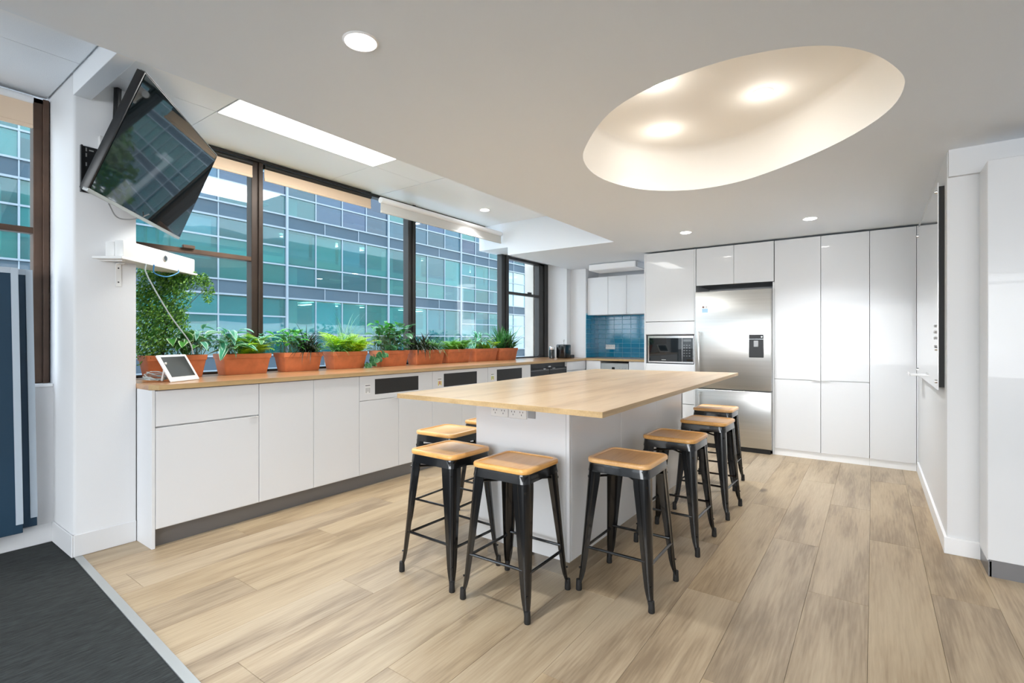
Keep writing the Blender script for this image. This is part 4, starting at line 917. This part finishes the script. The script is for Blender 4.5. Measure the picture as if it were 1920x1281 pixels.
# 2
t, L = planter(*pl[1], 'terracotta planter with striped leaves either side of a lime fern')
clump(t, 'hosta2', 'leaf', 26, (-.15, -.08), (.02, .11), .07, (.8, 1.15), (-.2, .9)); clump(t, 'hosta', 'leaf', 26, (-.13, .13), (.01, .07), .06, (.7, 1.05), (-.1, .9), xr=(0, .06)); ferny(t, 'fern', 34, (-.02, .12), sc=(.7, 1.15)); clump(t, 'hosta2', 'leaf', 14, (.10, .16), (.02, .09), .05, (.6, .9))
# 3
t, L = planter(*pl[2], 'terracotta planter with bright leaves and a dark spiky grass')
clump(t, 'bright', 'leaf', 40, (-.15, -.0), (.03, .12), .05, (.5, .9), (-.2, .9)); clump(t, 'hosta2', 'leaf', 10, (-.15, -.1), (.03, .11), .05, (.6, .9)); tuft(t, 'dark', (.01, .07), 130, (.12, .24), .008, (.5, 1.45), (.9, 2.4)); ferny(t, 'fern2', 10, (.1, .15), sc=(.6, .9))
# 4
t, L = planter(*pl[3], 'terracotta planter full of upright yellow-green fern')
ferny(t, 'fern', 46, (-.1, .14), sc=(.8, 1.25)); tuft(t, 'spike', (.03, -.10), 80, (.08, .15), .007); tuft(t, 'hosta2', (0, .0), 26, (.18, .27), .004, (1.0, 1.5), (.4, 1.2))
# 5
t, L = planter(*pl[4], 'terracotta planter with round grey-green leaves trailing over its left end')
clump(t, 'round', 'leaf', 100, (-.16, .16), (.0, .15), .07, (.75, 1.25), (-.5, .9)); clump(t, 'bright', 'leaf', 34, (-.17, .12), (.08, .17), .05, (.55, .85), (-.2, .9))
for i in range(44):
    u = i/43; inst(random.choice(LM['round']), 'leaf', t, (.085+U(-.03, .03), -.14-.20*u+U(-.03, .03), .15-.12*u+U(-.02, .03)), (-.9+U(-.4, .3), U(-.4, .4), U(-1.6, .4)-PI/2+.9), (1, 1, 1))
# 6
t, L = planter(*pl[5], 'terracotta planter with dark drooping strap grass, right of the round leaves')
tuft(t, 'dark', (.02, -.10), 120, (.12, .22), .010, (.5, 1.45), (1.0, 2.6), .04); tuft(t, 'spike', (0, .08), 110, (.10, .19), .008, (.5, 1.4), (.9, 2.2), .05); ferny(t, 'fern2', 14, (-.05, .15), sc=(.7, 1.1))
# 7
t, L = planter(*pl[6], 'terracotta planter with feathery mid-green fern')
ferny(t, 'fern2', 44, (-.14, .14), sc=(.7, 1.1)); tuft(t, 'spike', (0, 0), 60, (.1, .17), .005, spread=.06)
# 8
t, L = planter(*pl[7], 'terracotta planter with pale variegated leaves and yellowish fern, second from the far end')
clump(t, 'hosta2', 'leaf', 30, (-.18, .02), (.03, .13), .05, (.6, .95), (-.2, .9)); ferny(t, 'fern', 16, (-.02, .17), sc=(.6, .95)); ferny(t, 'fern2', 16, (-.12, .17), sc=(.6, .95))
# 9
t, L = planter(*pl[8], 'terracotta planter with spiky dragon-tree leaves at the far end')
tuft(t, 'spike', (0, -.08), 70, (.14, .24), .016, (.6, 1.5), (.3, 1.2), .03); tuft(t, 'spike', (.01, .10), 60, (.14, .24), .014, (.5, 1.4), (.4, 1.4), .03); tuft(t, 'dark', (.01, .02), 60, (.10, .2), .012, (.6, 1.4), (.5, 1.5), .03)

# ================================================================== FAR BENCH ITEMS
c0 = (-3.60, 5.93, .9185)
t = thing('storage_jar', 'black storage jar with a steel lid at the far end of the bench', 'jar', c0)
b = bmesh.new(); lathe(b, [(.036, 0), (.039, .004), (.039, .115), (.036, .12)], c0, 20); obj('body', b, 'black', t)
b = bmesh.new(); lathe(b, [(.037, .12), (.038, .125), (.038, .155), (.030, .165), (.012, .168)], c0, 20); obj('lid', b, 'chrome', t)
c0 = (-3.50, 6.08, .9185)
t = thing('coffee_grinder', 'squat black glossy appliance with a loop handle on top, right of the jar', 'appliance', c0)
b = bmesh.new(); bx(b, c0[0]-.07, c0[0]+.07, c0[1]-.09, c0[1]+.09, .9187, 1.11, .014, 3); obj('body', b, 'black', t, angle=40)
b = bmesh.new(); tube(b, [(c0[0]+.0, c0[1]+.01, 1.108), (c0[0], c0[1]+.01, 1.15)]+[(c0[0], c0[1]+.01+.012*math.sin(a), 1.165-.014*math.cos(a)) for a in (0, .8, 1.6, 2.4, 3.14, 3.9, 4.7, 5.5, 6.28)], .004, 6); obj('loop_handle', b, 'chrome', t)
b = bmesh.new(); bx(b, c0[0]-.03, c0[0]+.08, c0[1]+.092, c0[1]+.17, .9187, .965, .008, 2); tag(obj('small_tray', b, 'blackpl'), 'low black box against the squat appliance', 'box')
b = bmesh.new(); tube(b, curve([(-3.88, 5.95, .925), (-3.85, 6.02, .97), (-3.84, 6.1, .95), (-3.80, 6.16, .935), (-3.72, 6.1, .9225), (-3.66, 6.0, .9225)], 8), .004, 6); tag(obj('cable', b, 'blackpl'), 'black power cable in the corner below the far window', 'cable')

# ================================================================== LIGHTS
def downlight(x, y, z, lab, power, col=(1, .97, .92), r=.045, ledm='led', grp='round recessed downlights', size=2.2, kind='SPOT', drop=.02, glow=0):
    t = thing('downlight', lab, 'ceiling light', (x, y, z))
    b = bmesh.new(); lathe(b, [(r, -.001), (r+.010, -.004), (r+.016, -.001), (r+.016, .0)], (x, y, z), 28); 
    obj('trim_ring', b, 'skirt', t)
    b = bmesh.new(); lathe(b, [(r, -.0052), (r*.97, -.0060)], (x, y, z), 28); obj('led_disc', b, ledm, t)
    l = bpy.data.lights.new('downlight_lamp', kind); l.energy = power; l.color = col
    if kind == 'SPOT': l.spot_size = size; l.spot_blend = .8
    l.shadow_soft_size = .04
    lo = bpy.data.objects.new('downlight_lamp', l); C.objects.link(lo); lo.location = (0, 0, -drop); lo.parent = t
    if glow:      # added point light below the disc, brightens the inside of the dome
        g = bpy.data.lights.new('dome_fill', 'POINT'); g.energy = glow; g.color = col; g.shadow_soft_size = .03
        go = bpy.data.objects.new('dome_fill', g); C.objects.link(go); go.location = (0, 0, -.10); go.parent = t
DL = [(-1.440, 1.099, CZ, 'recessed downlight over the near floor, alone in the grey ceiling'), (-3.45, 4.27, UZ-.002, 'recessed downlight in the window bay ceiling'),
      (-1.459, 4.87, CZ, 'recessed downlight in front of the oven tower'), (-.434, 4.933, CZ, 'recessed downlight in front of the pantry doors')]
for a in DL: downlight(*a, 30, (.94, .97, 1))
for x, y, lab in ((-.485, 2.975, 'downlight inside the oval recess, nearest the right end'), (-1.069, 3.13, 'downlight inside the oval recess, nearest the cupboards'), (-.898, 2.554, 'downlight inside the oval recess, half hidden by its near rim')):
    downlight(x, y, CZ+.30, lab, 5.5, (1, .95, .88), .042, 'warm', size=1.9, glow=.30)
t = thing('ceiling_panel_light', 'long flat ceiling light panel over the window bay', 'ceiling light', (-3.03, 2.06, UZ)); box('frame', -3.328, -2.722, 1.458, 2.663, UZ-.004, UZ+.012, 'skirt', t); box('diffuser', -3.322, -2.728, 1.464, 2.657, UZ-.007, UZ-.004, 'ledpanel', t)
